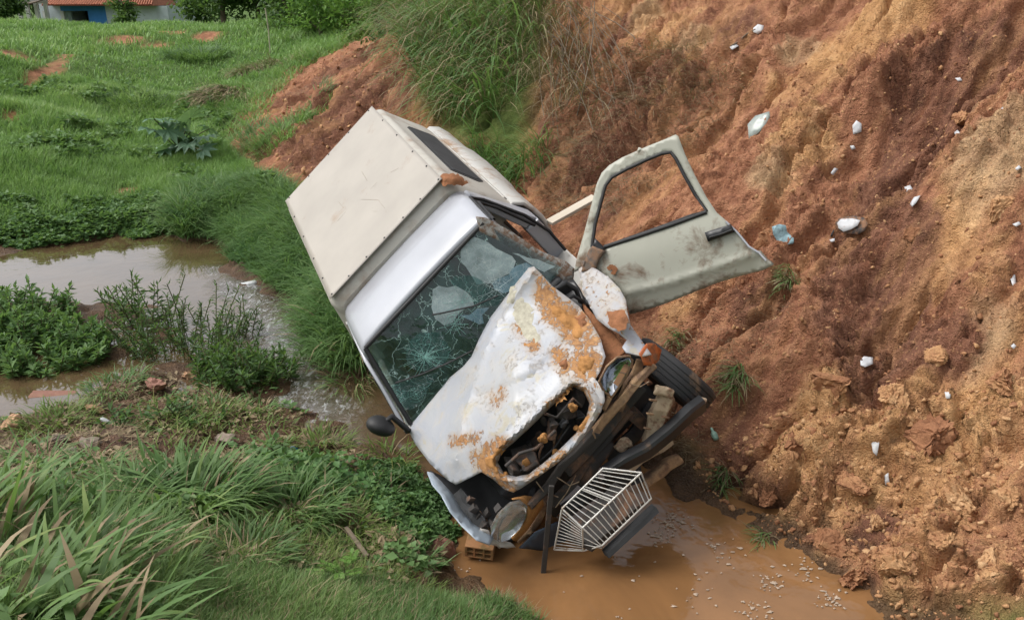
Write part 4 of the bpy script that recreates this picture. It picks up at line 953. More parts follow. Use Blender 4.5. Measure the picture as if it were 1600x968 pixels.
strip('cross_member', (1062, 712, .92), (1000, 758, .98), .08, .10, 'rusty', .02); strip('cross_member', (1052, 690, .94), (985, 735, 1.0), .03, .03, 'bracket', .008)
strip('lower_valance', (940, 752, 1.04), (880, 800, 1.06), .10, .05, 'black', .015); strip('lower_valance', (1000, 735, 1.0), (930, 770, 1.0), .14, .03, 'dark_in', .01)
# blue-grey corner panel low at the front
sheet('valance_corner', [(812, 856), (836, 832), (870, 816), (892, 814), (888, 858), (850, 860)], [tl(812, 856, 0, 1.08), tl(892, 814, 0, 1.02), tl(888, 858, 0, 1.02)], M['bluedark'], sp=9, thick=.01)
# left lamp: empty chromed bowl
def quadbowl(name, ring, cx, depth, mat, par, x):
    n = len(ring); outer = [V(px, py, x) for px, py in ring]; c = V(cx[0], cx[1], x)
    Vv = [tuple(p) for p in outer]; F = []
    for s, d in ((0.8, .55), (0.55, .85), (0.25, 1.0)):
        for p in outer: Vv.append(tuple(c + (p - c) * s + np.array([-depth * d, 0, -depth * d * .3])))
    for l in range(3):
        for k in range(n): F.append((l * n + k, l * n + (k + 1) % n, (l + 1) * n + (k + 1) % n, (l + 1) * n + k))
    F.append(tuple(3 * n + k for k in range(n)))
    return mesh_py(name, Vv, F, mat, par, True)
lamp = quadbowl('headlamp', [(936, 596), (948, 572), (964, 558), (984, 556), (988, 566), (978, 588), (966, 606), (956, 620), (944, 612)], (960, 586), .07, M['chrome'], truck, .98)
tubes('lamp_rim', [[V(px, py, .985) for px, py in [(936, 596), (948, 572), (964, 558), (984, 556), (988, 566), (978, 588), (966, 606), (956, 620), (944, 612), (936, 596)]]], .008, M['rusty'], lamp, 6)
hexa('reflector', [V(958, 598, .97), V(966, 604, .97), V(984, 572, .97), V(976, 568, .97), V(958, 598, .985), V(966, 604, .985), V(984, 572, .985), V(976, 568, .985)], M['chrome'], lamp)
sheet('indicator', [(1000, 552), (1012, 536), (1024, 536), (1034, 546), (1030, 562), (1022, 572), (1008, 570)], [tl(1000, 552, 0, .92), tl(1034, 546, 0, .86), tl(1022, 572, 0, .94)], M['orange'], sp=6, thick=.012, amp=.05, scale=.09, smooth=False, seed=3, jit=1.0)
# right lamp with lens and muddy shell
lamp2 = quadbowl('headlamp', [(768, 838), (766, 822), (778, 800), (796, 784), (812, 780), (824, 790), (822, 808), (812, 826), (796, 842), (780, 847)], (796, 814), .06, M['chrome'], truck, 1.06)
lr = [(768, 838), (766, 822), (778, 800), (796, 784), (812, 780), (824, 790), (822, 808), (812, 826), (796, 842), (780, 847)]
c0 = V(796, 814, 1.06); LV = [tuple(V(x, y, 1.065)) for x, y in lr]; LF = []
for s, d in ((.8, .022), (.5, .036)):
    LV += [tuple(c0 + (V(x, y, 1.065) - c0) * s + np.array([d, 0, d * .5])) for x, y in lr]
for l in range(2):
    for k in range(10): LF.append((l * 10 + k, l * 10 + (k + 1) % 10, (l + 1) * 10 + (k + 1) % 10, (l + 1) * 10 + k))
LF.append(tuple(20 + k for k in range(10)))
mesh_py('lens', LV, LF, M['lens'], lamp2, True)
sheet('lamp_shell', [(800, 780), (822, 774), (848, 778), (850, 788), (840, 804), (824, 828), (806, 846), (800, 842), (816, 826), (824, 808), (826, 792), (814, 780)], [tl(800, 780, 0, 1.02), tl(850, 788, 0, 1.0), tl(806, 846, 0, 1.04), tl(826, 800, 0, 1.06)], M['mud_o'], sp=5, amp=.03, thick=.02, seed=5)
sheet('lamp_shell', [(846, 776), (856, 790), (846, 816), (826, 838), (812, 850), (808, 844), (828, 826), (842, 804)], [tl(846, 776, 0, .98), tl(856, 790, 0, .98), tl(812, 850, 0, 1.02)], M['rusty'], sp=6, amp=.02, thick=.02, seed=6)
# ---- wings
sheet('right_wing', [(668, 736), (676, 738), (690, 752), (708, 772), (722, 796), (740, 818), (760, 830), (772, 838), (766, 850), (745, 842), (722, 820), (704, 798), (690, 772), (676, 756)], [tl(668, 736, 1, -.80), tl(766, 848, 1, -.74), tl(722, 800, 1, -.80), tl(772, 838, 0, 1.04), tl(708, 770, 1, -.78)], M['bluewhite'], sp=6, thick=.008, amp=.012, seed=7, smooth=False)
sheet('right_wing_tip', [(752, 826), (764, 828), (768, 840), (800, 848), (806, 854), (792, 856), (764, 850), (754, 840)], [tl(752, 826, 0, 1.02), tl(806, 854, 0, 1.06), tl(764, 850, 0, 1.06)], M['white_dirty'], sp=5, thick=.02, amp=.01, seed=8)
sheet('wheel_arch_shade', [(672, 734), (700, 748), (752, 736), (800, 766), (836, 760), (832, 800), (800, 846), (770, 846), (742, 824), (708, 786), (686, 758)], [tl(672, 734, 0, .25), tl(836, 760, 0, .80), tl(800, 846, 0, .92), tl(742, 824, 0, .82), tl(760, 780, 0, .55)], M['dark_in'], sp=8, thick=.01, amp=.03, seed=19)  # near-black inner wing sheet; its colour stands for shade in the arch
strip('wing_liner', (712, 768, .62), (752, 822, .92), .10, .02, 'dark_in', .005); strip('wing_liner', (745, 800, .80), (775, 838, .95), .05, .05, 'rusty', .012)
for px, py, x in ((748, 806, .86), (756, 822, .94), (768, 818, .92), (740, 794, .84), (735, 780, .78), (778, 795, .92), (762, 802, .86)):
    c = V(px, py, x); bm = bmesh.new(); bmesh.ops.create_cube(bm, size=.045)
    for v in bm.verts: v.co = Vector((v.co.x * random.uniform(.6, 1.3), v.co.y * random.uniform(.6, 1.5), v.co.z * random.uniform(.5, 1.2))) + Vector(c)
    bm_obj('bracket_piece', bm, M['frame'], truck)
lw = sheet('left_wing', [(904, 418), (914, 414), (932, 420), (952, 434), (968, 450), (978, 468), (980, 486), (986, 508), (1000, 528), (1018, 553), (1004, 556), (978, 550), (972, 542), (980, 530), (966, 520), (950, 512), (932, 498), (920, 474), (908, 446)],
      [tl(906, 418, 0, -.12), tl(978, 470, 0, .50), tl(1018, 553, 0, .95), tl(935, 498, 0, .42), tl(978, 548, 0, .86), tl(950, 470, 0, .36), tl(960, 500, 0, .62), tl(985, 520, 0, .74)], M['hood'], sp=5, amp=.05, scale=.035, thick=.01, seed=12)
lw.data.set_sharp_from_angle(angle=math.radians(25))
lw.data.attributes.new('mud', 'FLOAT', 'POINT').data.foreach_set('value', np.maximum(.32, sstep(-10, 10, sdist(LAST['px'][:, 0], LAST['px'][:, 1], [(948, 486), (976, 484), (982, 500), (978, 514), (966, 518), (952, 508)]))).astype(np.float32))
sheet('mud_patch', [(948, 486), (976, 484), (982, 500), (978, 514), (966, 518), (952, 508)], [tl(948, 486, 0, .58), tl(982, 500, 0, .78), tl(966, 518, 0, .78)], M['mud_r'], lw, sp=4, lump=.02, jit=1, seed=16, thick=0)
# torn scuttle, black inner parts between bonnet and wing
sheet('scuttle', [(846, 428), (870, 440), (896, 436), (906, 450), (916, 472), (912, 490), (890, 478), (866, 462)], [tl(846, 428, 0, -.25), tl(906, 450, 0, -.02), tl(900, 486, 0, .10)], M['black'], sp=6, amp=.07, scale=.06, thick=.01, seed=9)
pipe('hose', [(868, 452), (884, 442), (900, 452), (908, 474), (900, 488)], .02, 'rubber', .06)
pipe('hose', [(880, 470), (896, 462), (910, 470), (914, 486)], .014, 'rubber', .12)
sheet('inner_wing', [(908, 470), (934, 498), (960, 520), (978, 548), (966, 556), (946, 572), (934, 590), (944, 556), (932, 520), (915, 492)], [tl(908, 470, 0, .1), tl(978, 548, 0, .78), tl(934, 590, 0, .82), tl(940, 530, 0, .5)], M['mud_r'], sp=5, amp=.08, scale=.07, thick=.01, seed=10)
strip('wing_edge', (985, 560, .85), (940, 640, .95), .03, .06, 'rusty'); strip('wing_edge', (1000, 566, .82), (962, 640, .92), .06, .03, 'rusty')
for pts in ([(985, 600), (1000, 604), (1014, 596)], [(870, 745), (890, 758), (905, 752)], [(838, 752), (850, 768), (872, 776)], [(900, 742), (885, 770), (868, 792)]): pipe('cable', pts, .004, 'bracket', 1.06, 5)
# dangling pipe in front of the nose reaches into the water
# ---- wheels
def wheel(center, R=.31, W=.20):
    e = empty('wheel'); e.parent = truck; e.location = center
    w = W / 2
    prof = [(R * .62, -w * .8), (R * .80, -w), (R * .93, -w * .97), (R * .985, -w * .82)]
    g = .008
    for y in (-.5, -.17, .17, .5):
        prof += [(R, w * (y - .12)), (R, w * (y - .05)), (R - g * .9, w * (y - .04)), (R - g * .9, w * (y + .04)), (R, w * (y + .05)), (R, w * (y + .12))]
    prof += [(R * .985, w * .82), (R * .93, w * .97), (R * .80, w), (R * .62, w * .8)]
    ty = lathe('tyre', prof, M['tyre'], e, 48); ty.data.set_sharp_from_angle(angle=math.radians(35))
    lathe('rim', [(R * .62, -w * .8), (R * .60, -w * .3), (R * .56, w * .35), (R * .3, w * .45), (R * .16, w * .6), (.001, w * .6)], M['rim'], e, 32)
    bm = bmesh.new()
    bmesh.ops.create_cone(bm, cap_ends=True, segments=16, radius1=.04, radius2=.035, depth=.05, matrix=Matrix.Translation((0, w * .7, 0)) @ Matrix.Rotation(math.pi / 2, 4, 'X'))
    bm_obj('hub_cap', bm, M['rim'], e)
    return e
oc = V(1056, 574, .60)
w1 = wheel((oc[0] + .02, oc[1] - .07, oc[2] - .01), .335, .21); w1.rotation_euler = (0, 0, math.radians(6))
w2 = wheel((oc[0] - .45, -.58, .26)); w2.rotation_euler = (0, 0, math.pi)
w3 = wheel((-2.35, .66, .33)); w4 = wheel((-2.35, -.66, .33)); w4.rotation_euler = (0, 0, math.pi)
for q in ([(oc[0] - .4, -.5, .28), (oc[0], oc[1] - .2, oc[2])], [(-2.35, -.6, .33), (-2.35, .6, .33)]): tubes('axle', [q], .04, M['frame'], truck, 8)
# ---- left door, torn half off and swung wide
dct = [(898, 415, 5.95), (1058, 211, 5.75), (1200, 412, 5.55)]
DOUT = [(897, 424), (902, 400), (912, 366), (924, 320), (932, 288), (940, 270), (952, 258), (972, 246), (1010, 229), (1040, 217), (1056, 210), (1060, 213), (1070, 240), (1086, 274), (1104, 308), (1120, 332), (1134, 344), (1152, 362), (1170, 384), (1186, 394), (1196, 406), (1208, 414), (1192, 422), (1160, 430), (1120, 442), (1080, 458), (1040, 474), (1004, 486), (984, 491), (976, 464), (966, 448), (950, 434), (930, 420), (912, 416)]
DWIN = [(925, 386), (930, 350), (940, 312), (946, 290), (956, 277), (980, 264), (1012, 249), (1034, 240), (1048, 238), (1056, 248), (1068, 272), (1086, 304), (1104, 329), (1080, 337), (1040, 352), (1000, 366), (960, 380), (944, 388)]
def doorfn(x, y, t):
    crease = polydist(x, y, [(984, 456), (1050, 440), (1120, 416), (1190, 392)], closed=False)
    side = (y - np.interp(x, [984, 1050, 1120, 1190], [456, 440, 416, 392]))
    b = np.where(side > 0, 0.0016 * np.clip(side, 0, 60), 0)
    belly = -0.02 * np.exp(-(((y - np.interp(x, [900, 1200], [430, 340])) / 40) ** 2))
    edge = -0.05 * sstep(1175, 1210, x)
    return t + b + belly - 0.012 * np.exp(-(crease / 4) ** 2) + edge + 0.006 * crumple(x, y, 5, .02)
door = sheet('left_door', DOUT, dct, M['door'], truck, sp=6, holes=[DWIN], thick=.035, seed=31, fn=doorfn)
def dpt(px, py, off=0.0):
    ctl = np.array(dct, float); A = np.linalg.solve(np.concatenate([np.ones((3, 1)), ctl[:, :2]], 1), 1 / ctl[:, 2])
    return w2v(onray(px, py, 1 / (A[0] + A[1] * px + A[2] * py) - off))
tubes('window_seal', [[dpt(x, y, .008) for x, y in DWIN + DWIN[:1]]], .013, M['rubber'], door, 6)
tubes('sill_trim', [[dpt(x, y, .01) for x, y in ((944, 386), (1000, 368), (1050, 351), (1104, 331))]], .017, M['rubber'], door, 6)
sheet('quarter_trim', [(925, 388), (930, 372), (946, 388), (936, 396)], [(925, 388, 5.86), (930, 372, 5.86), (946, 388, 5.85)], M['black'], door, sp=6, thick=.02)
sheet('mirror_base', [(908, 424), (920, 390), (926, 384), (946, 392), (936, 404), (930, 422)], [(908, 424, 5.86), (926, 384, 5.86), (946, 392, 5.84)], mat_dirty('mirror_base_mud', (.12, .10, .085), (.22, .13, .08), .4, .55, .7, scale=20), door, sp=5, thick=.03, amp=.02, seed=4)
hdl = sheet('door_handle', [(1101, 363), (1142, 350), (1148, 362), (1106, 377)], [(x, y, float(np.linalg.norm(v2w(dpt(x, y, .05)) - CAMP) / np.linalg.norm(ray(float(x), float(y))))) for x, y in ((1101, 363), (1142, 350), (1148, 362))], M['black'], door, sp=8, thick=.025)
tubes('handle_lip', [[dpt(x, y, .06) for x, y in ((1108, 371), (1126, 366), (1144, 359))]], .007, M['rubber'], hdl, 5)
tubes('door_edge', [[dpt(x, y, .03) for x, y in ((1134, 346), (1152, 363), (1170, 385), (1186, 395), (1197, 407))]], .008, M['white'], door, 5)
for k, pl in enumerate([[(948, 418), (953, 413), (961, 414), (965, 421), (960, 429), (954, 428), (957, 421), (951, 422)]]):
    ctl = [(x, y, float(np.linalg.norm(v2w(dpt(x, y, .03)) - CAMP) / np.linalg.norm(ray(float(x), float(y))))) for x, y in pl[:3]]
    sheet('mud_patch', pl, ctl, M['mud_r'], door, sp=2, jit=.6, lump=.004, thick=0, seed=70 + k)
# hanging right-hand mirror, dark shell
mp = onray(594, 664, 5.8)
bm = bmesh.new(); bmesh.ops.create_icosphere(bm, subdivisions=3, radius=1.0)
for v in bm.verts:
    v.co = Vector((v.co.x * .105 * (1.15 if v.co.x > 0 else .9), v.co.y * .07, v.co.z * .115 * (1.1 if v.co.z > 0 else .8)))
mo = bm_obj('wing_mirror', bm, M['rubber'], truck, True); mo.location = Vector(w2v(mp)); mo.rotation_euler = (.3, .5, .4)
tubes('mirror_arm', [[w2v(mp), w2v(onray(612, 650, 5.75)), (-.12, -.87, 1.0)]], .022, M['rubber'], truck, 6)
# mud on the canopy corner
sheet('mud_patch', [(684, 278), (692, 271), (708, 270), (722, 276), (732, 286), (722, 291), (706, 288), (692, 291)], [tl(684, 278, 2, 1.70), tl(708, 272, 2, 1.66), tl(732, 286, 2, 1.55), tl(700, 290, 2, 1.66)], M['mud_r'], canopy, sp=4, jit=1.2, lump=.03, thick=0, seed=81)
# ================================================================ loose things round the wreck
M['stone_red'] = mat_dirty('stone_red', (0.24, 0.115, 0.082), (0.34, 0.20, 0.13), 0.5, 0.7, 0.85, scale=9)
M['stone_grey'] = mat_dirty('stone_grey', (0.22, 0.175, 0.135), (0.12, 0.085, 0.06), 0.5, 0.7, 0.85, scale=9)
M['stone_tan'] = mat_dirty('stone_tan', (0.44, 0.26, 0.15), (0.25, 0.15, 0.09), 0.5, 0.7, 0.85, scale=9)
M['clay'] = mat_dirty('fired_clay', (0.36, 0.175, 0.075), (0.20, 0.13, 0.05), 0.46, 0.62, 0.85, scale=11)
M['shard'] = mat_dirty('white_shard', (0.50, 0.51, 0.53), (0.34, 0.20, 0.12), 0.60, 0.72, 0.5, scale=20)
M['paper'] = mat_simple('dull_plastic', (0.52, 0.53, 0.54), 0.5, var=0.15)
bpy.context.view_layer.update()
def cast(o, d):
    ok, loc, nr, ix = terrain.ray_cast(Vector(o), Vector(d)); return (np.array(loc), np.array(nr)) if ok else None
def gpos(px, py, up=0.0):
    h = cast(CAMP, ray(float(px), float(py))); p = h[0] if h is not None else hit1(px, py); return np.array([p[0], p[1], p[2] + up])
def gnorm(x, y, e=0.12):
    n = np.array([ground(np.array([x - e]), np.array([y]))[0] - ground(np.array([x + e]), np.array([y]))[0], ground(np.array([x]), np.array([y - e]))[0] - ground(np.array([x]), np.array([y + e]))[0], 2 * e])
    return n / np.linalg.norm(n)
def pxm(p): return FPX / max(0.5, (p - CAMP) @ np.array([0, math.cos(PITCH), -math.sin(PITCH)]))   # picture points per metre
ICO = {}
def ico(sub):
    if sub not in ICO:
        bm = bmesh.new(); bmesh.ops.create_icosphere(bm, subdivisions=sub, radius=1.0)
        ICO[sub] = (np.array([v.co[:] for v in bm.verts]), np.array([[v.index for v in f.verts] for f in bm.faces])); bm.free()
    return ICO[sub]
def rock_v(seed, sub=2, ang=0.35):
    r = np.random.default_rng(seed); Vv, F = ico(sub); Vv = Vv.copy()
    for k in range(14):          # planes knocked off the ball
        n = r.normal(size=3); n /= np.linalg.norm(n); d = r.uniform(.30, .75); s = Vv @ n
        Vv -= np.clip(s - d, 0, None)[:, None] * n * (1 - ang * 0.3)
    Vv *= 1 + 0.09 * r.normal(size=(len(Vv), 1))
    return Vv, F
def rock(name, px, py, wpx, hpx, mat, label, cat, seed, sink=0.35, flat=0.6, group=None, sub=3, rot=None):
    p = gpos(px, py); s = pxm(p); Vv, F = rock_v(seed, sub)
    a = np.random.default_rng(seed).uniform(0, 6) if rot is None else rot
    half = np.array([wpx / s / 2, (wpx * .75) / s / 2, hpx / s / 2 * 1.25])
    if sub > 2: Vv = Vv * (1 + .10 * np.sin(Vv @ np.array([7., 3, 5]) + seed) * np.cos(Vv @ np.array([-4., 8, 3])) + .05 * np.sin(Vv @ np.array([15., -17, 13]) + seed) + .03 * np.sin(Vv @ np.array([-31., 23, 29])))[:, None]
    Vv = Vv / np.abs(Vv).max(0) * half
    o = mesh_np(name, Vv, F, mat, None, False); o.data.shade_smooth(); o.data.set_sharp_from_angle(angle=math.radians(28))
    o.location = (p[0], p[1], p[2] + half[2] * (1 - 2 * sink) ); o.rotation_euler = (0, 0, a * 0.2)
    return tag(o, label, cat, group)
rock('stone', 694, 862, 56, 40, M['stone_red'], 'angular red stone beside the hollow brick under the nose of the pickup', 'stone', 3, rot=0)
rock('stone', 350, 692, 40, 22, M['stone_grey'], 'rounded grey stone behind the largest grass tussock', 'stone', 5, rot=0)
rock('stone', 296, 862, 60, 44, M['stone_tan'], 'orange tan stone at the foot of the largest grass tussock', 'stone', 6, rot=0)
rock('stone', 14, 668, 48, 26, M['stone_tan'], 'pale brown stone at the left edge of the muddy hollow', 'stone', 7, rot=0)
rock('stone', 245, 608, 40, 24, M['stone_red'], 'reddish stone below the tall pond weeds', 'stone', 8, rot=0)
rock('stone', 142, 700, 46, 22, M['stone_grey'], 'largest of three grey brown stones left of the big tussock', 'stone', 9, rot=0)
rock('stone', 110, 712, 36, 18, M['stone_grey'], 'low dark stone beside the largest of three grey brown stones', 'stone', 10, rot=0)
rock('stone', 98, 690, 34, 22, M['stone_grey'], 'farthest dark stone of three left of the big tussock', 'stone', 12, rot=0)
rock('stone', 298, 592, 28, 22, M['stone_tan'], 'small yellowish stone under the tall pond weeds', 'stone', 13, rot=0)
rock('stone', 640, 905, 90, 24, M['stone_red'], 'flat red slab half in the water below the hollow brick', 'stone', 14, sink=.6, rot=0)
rock('stone', 700, 938, 80, 18, M['stone_red'], 'flat reddish slab sunk at the water edge near the lawn', 'stone', 15, sink=.6, rot=0)
rock('stone', 150, 640, 30, 16, M['stone_tan'], 'small tan stone in the mud near the tile fragment', 'stone', 16, rot=0)
rock('stone', 1112, 962, 60, 22, M['stone_grey'], 'dark stone just breaking the water at the bottom of the pool', 'stone', 17, sink=.4, rot=0)
# hollow clay brick
def hollow_brick():
    root = empty('hollow_brick', label='hollow clay brick lying in mud under the crushed headlamp', cat='brick')
    L, W, Hh = .22, .19, .10
    p = gpos(752, 885); root.location = (p[0], p[1] + .10, max(p[2], 0.0) + .045); root.rotation_euler = (math.radians(10), math.radians(4), math.radians(-8))
    xs = [-W / 2, -W / 2 + .016, -W / 6 - .006, -W / 6 + .006, W / 6 - .006, W / 6 + .006, W / 2 - .016, W / 2]
    zs = [0, .012, .046, .056, .088, Hh]
    for a in (0, 2, 4, 6):
        hexa('web', [(xs[a], -L / 2, 0.012), (xs[a + 1], -L / 2, 0.012), (xs[a + 1], L / 2, .012), (xs[a], L / 2, .012), (xs[a], -L / 2, .088), (xs[a + 1], -L / 2, .088), (xs[a + 1], L / 2, .088), (xs[a], L / 2, .088)], M['clay'], root)
    for z0, z1 in ((0, .012), (.088, Hh)): box('shell', (-W / 2, -L / 2, z0), (W / 2, L / 2, z1), M['clay'], root, .003)
    box('web', (-W / 2 + .016, -L / 2 + .002, .046), (W / 2 - .016, L / 2 - .002, .054), M['clay'], root)
hollow_brick()
# clay tile fragment on the mud, left
p = gpos(86, 622); a = np.linspace(-1.1, 1.1, 9); Vv = []; Ff = []
for sx in (-.20, .20):
    for r_ in (.13, .115): Vv += [(sx + .01 * math.sin(9 * t), r_ * math.sin(t), r_ * math.cos(t)) for t in a]
for k in range(8): Ff += [(k, k + 1, 18 + k + 1, 18 + k), (9 + k + 1, 9 + k, 27 + k, 27 + k + 1), (k + 1, k, 9 + k, 10 + k), (18 + k, 19 + k, 28 + k, 27 + k)]
Ff += [(0, 18, 27, 9), (8, 17, 35, 26)]
o = mesh_py('tile_fragment', Vv, Ff, M['stone_red']); o.location = (p[0], p[1], p[2] - .06); o.rotation_euler = (.25, .05, .1)
tag(o, 'broken red clay roof tile in the mud beside the left pool', 'tile')
def slab(name, poly, mat, label, cat, thick=.006, up=.01, wob=.0, seed=0, group=None, face=0.5, sp=8):
    """thin piece lying on the ground where it is seen; outline projected on the local ground plane"""
    poly = np.array(poly, float); c = poly.mean(0); p = gpos(c[0], c[1]); n = gnorm(p[0], p[1]); v = (CAMP - p); v /= np.linalg.norm(v)
    n = n * (1 - face) + v * face; n /= np.linalg.norm(n); q = p + n * up
    def fn(x, y, t):
        d = ray(x, y); return ((q - CAMP) @ n) / (d @ n) - (wob * crumple(x, y, seed, .12) if wob else 0)
    o = sheet(name, poly, [(0, 0, 5), (100, 0, 5), (0, 100, 5)], mat, None, sp=sp, fn=fn, thick=thick, smooth=bool(wob), seed=seed)
    # origin on the piece
    m = np.array([vv.co[:] for vv in o.data.vertices]).mean(0); o.data.transform(Matrix.Translation(Vector(-m))); o.location = Vector(m)
    return tag(o, label, cat, group)
def foil():
    t = NT('clear_plastic'); tr = t.n('BsdfTransparent'); tr.inputs['Color'].default_value = (.85, .9, .88, 1)
    g = t.bsdf(t.ramp(t.noise(14, 4), [(.3, (.30, .36, .34)), (.7, (.52, .57, .54))]), .15); mx = t.n('MixShader'); mx.inputs[0].default_value = .62
    t.l(tr.outputs[0], mx.inputs[1]); t.l(g, mx.inputs[2]); return t.done(mx.outputs[0])
M['foil'] = foil()
slab('glass_piece', [(1168, 194), (1180, 181), (1202, 174), (1203, 182), (1196, 196), (1184, 208), (1170, 217)], M['foil'], 'pale translucent sheet of broken glass on the red bank', 'glass', .008, .03, .012, 3)
shards = [([(1332, 196), (1338, 188), (1346, 193), (1346, 206), (1333, 210)], 'squarish white shard at the head of the dark slide scar'), ([(1298, 270), (1304, 262), (1310, 264), (1302, 274)], 'thin white shard lowest left of the slide scar'),
          ([(1413, 292), (1422, 289), (1427, 296), (1420, 304), (1415, 300)], 'white shard above its twin on the scar edge'), ([(1422, 318), (1428, 308), (1438, 305), (1432, 316), (1425, 323)], 'leaf shaped white shard below its twin on the scar edge'),
          ([(1344, 562), (1350, 556), (1364, 558), (1364, 568), (1352, 573), (1345, 570)], 'flat white shard alone below the dark hollow of the bank'), ([(1492, 122), (1500, 121), (1504, 126), (1497, 127)], 'small white shard high in the dark scar'),
          ([(1561, 172), (1567, 167), (1572, 169), (1565, 175)], 'tiny white shard at the upper right of the bank'), ([(1586, 263), (1592, 258), (1596, 262), (1589, 266)], 'tiny white shard at the right edge of the bank'),
          ([(1579, 540), (1584, 536), (1588, 540), (1584, 545)], 'tiny white chip at the right edge beside the pale hollow'), ([(1328, 228), (1334, 227), (1337, 232), (1331, 234)], 'tiny white chip just below the squarish shard'),
          ([(1490, 207), (1496, 203), (1500, 207), (1494, 211)], 'small pale chip right of the slide scar'), ([(1582, 350), (1592, 346), (1596, 350), (1588, 354)], 'thin white chip at the right edge beside the ochre rim'),
          ([(1140, 74), (1150, 68), (1154, 72), (1144, 78)], 'small white chip left of the grey scoop'), ([(1296, 374), (1304, 372), (1304, 377), (1298, 378)], 'small white chip left of the fallen mirror'), ([(1578, 432), (1586, 428), (1588, 444), (1582, 446)], 'greyish chip low at the right edge')]
for k, (pl, lb) in enumerate(shards): slab('plastic_shard', pl, M['shard'], lb, 'shard', .0015, .018, .0, 40 + k, 'white plastic shards strewn on the bank', face=.3, sp=5)
slab('plastic_scrap', [(1360, 682), (1368, 676), (1374, 692), (1370, 712), (1364, 706)], M['paper'], 'narrow greyish plastic scrap among the lower clods', 'scrap', .004, .02, .01, 61, sp=6)
slab('plastic_scrap', [(1382, 742), (1388, 738), (1390, 756), (1384, 758)], M['paper'], 'small greyish plastic scrap under the big slab of earth', 'scrap', .004, .02, .01, 62, sp=6)
slab('plastic_scrap', [(1476, 612), (1486, 612), (1484, 622), (1478, 622)], M['paper'], 'small pale scrap right of the ochre clods', 'scrap', .004, .02, .01, 63, sp=6)
slab('paper_scrap', [(154, 655), (160, 650), (174, 658), (170, 664)], M['shard'], 'white paper scrap in the muddy hollow', 'scrap', .003, .05, .004, 64, sp=5)
slab('foam_piece', [(250, 446), (274, 440), (290, 446), (268, 452)], M['shard'], 'white foam piece floating behind the tall pond weeds', 'scrap', .02, .04, .0, 65, sp=6)
slab('foam_piece', [(376, 442), (398, 437), (404, 442), (384, 447)], M['shard'], 'white foam piece at the head of the rapid', 'scrap', .02, .04, .0, 66, sp=6)
# grey scoop with a thin stick
e = empty('scoop', gpos(1185, 46), 'grey round scoop with thin stick high on the bank', 'scoop'); p0 = e.location
def child_slab(name, poly, mat, root, **kw):
    o = slab(name, poly, mat, None, None, **kw); o.location = o.location - root.location; o.parent = root; return o
child_slab('bowl', [(1177, 44), (1184, 38), (1193, 40), (1192, 48), (1184, 53), (1177, 50)], M['paper'], e, thick=.02, up=.04, sp=5)
P = np.array([gpos(x, y, .03) for x, y in ((1180, 50), (1166, 58), (1152, 70), (1142, 76))]) - np.array(p0)
tubes('stick', [P], .008, M['twig'], e, 5)
# fallen door mirror
e = empty('fallen_mirror', gpos(1330, 354), 'fallen door mirror with broken white glass lying on the bank', 'mirror')
child_slab('shell', [(1305, 348), (1312, 340), (1334, 337), (1350, 340), (1356, 349), (1351, 360), (1340, 366), (1318, 364), (1308, 357)], mat_dirty('mirror_shell', (.03, .03, .032), (.24, .13, .075), .42, .55, .6, scale=18), e, thick=.015, up=.04, sp=6)
child_slab('mirror_glass', [(1308, 348), (1314, 342), (1332, 341), (1344, 344), (1340, 352), (1330, 358), (1318, 362), (1310, 356)], M['shard'], e, thick=.003, up=.048, sp=6)
child_slab('mirror_glass', [(1345, 344), (1352, 344), (1352, 352), (1346, 352)], M['shard'], e, thick=.003, up=.048, sp=6)
P = np.array([gpos(x, y, .02) for x, y in ((1308, 356), (1302, 364), (1298, 372))]) - np.array(e.location); tubes('bracket', [P], .008, M['rubber'], e, 5)
# crumpled blue cloth, green bottle
slab('blue_cloth', [(1206, 354), (1218, 350), (1228, 352), (1230, 362), (1240, 372), (1240, 380), (1228, 382), (1222, 394), (1214, 392), (1214, 376), (1208, 366)], mat_simple('cloth_blue', (.17, .26, .29), .85, var=.5, scale=30), 'crumpled grey blue rag on the bank right of the torn door', 'rag', .006, .08, .09, 71, sp=4)
e = empty('bottle', gpos(1116, 688), 'small pale green bottle lying on the bank beside the wheel', 'bottle'); gm = mat_simple('bottle_green', (.20, .33, .27), .3, var=.3, scale=40)
b0 = gpos(1119, 692, .03); b1 = gpos(1110, 676, .05); ax = (b1 - b0); q = [b0 + ax * k for k in (0, .05, .35, .55, .66, .75, .95, 1.0)]
tubes('body', [np.array(q[:6]) - np.array(e.location)], [np.array([.004, .022, .026, .024, .013, .010])], gm, e, 10); tubes('cap', [np.array(q[5:]) - np.array(e.location)], [np.array([.011, .012, .004])], gm, e, 8)
slab('plastic_scrap', [(450, 700), (457, 696), (466, 699), (464, 707), (453, 707)], mat_simple('cap_blue', (.02, .22, .42), .4), 'bright blue plastic scrap on the mud right of the big tussock', 'scrap', .015, .04, .0, 72, sp=5)
# pale plank behind the torn door
a = onray(858, 348, 6.9); b = onray(930, 308, 7.1)
o = beam('plank', (0, 0, 0), b - a, .10, .03, mat_dirty('plank_pale', (.52, .46, .37), (.24, .16, .1), .56, .7, .8, scale=6), None, (-.5, -.4, .75), .004); o.location = Vector(a)
tag(o, 'pale wooden plank lying behind the torn open door', 'plank')
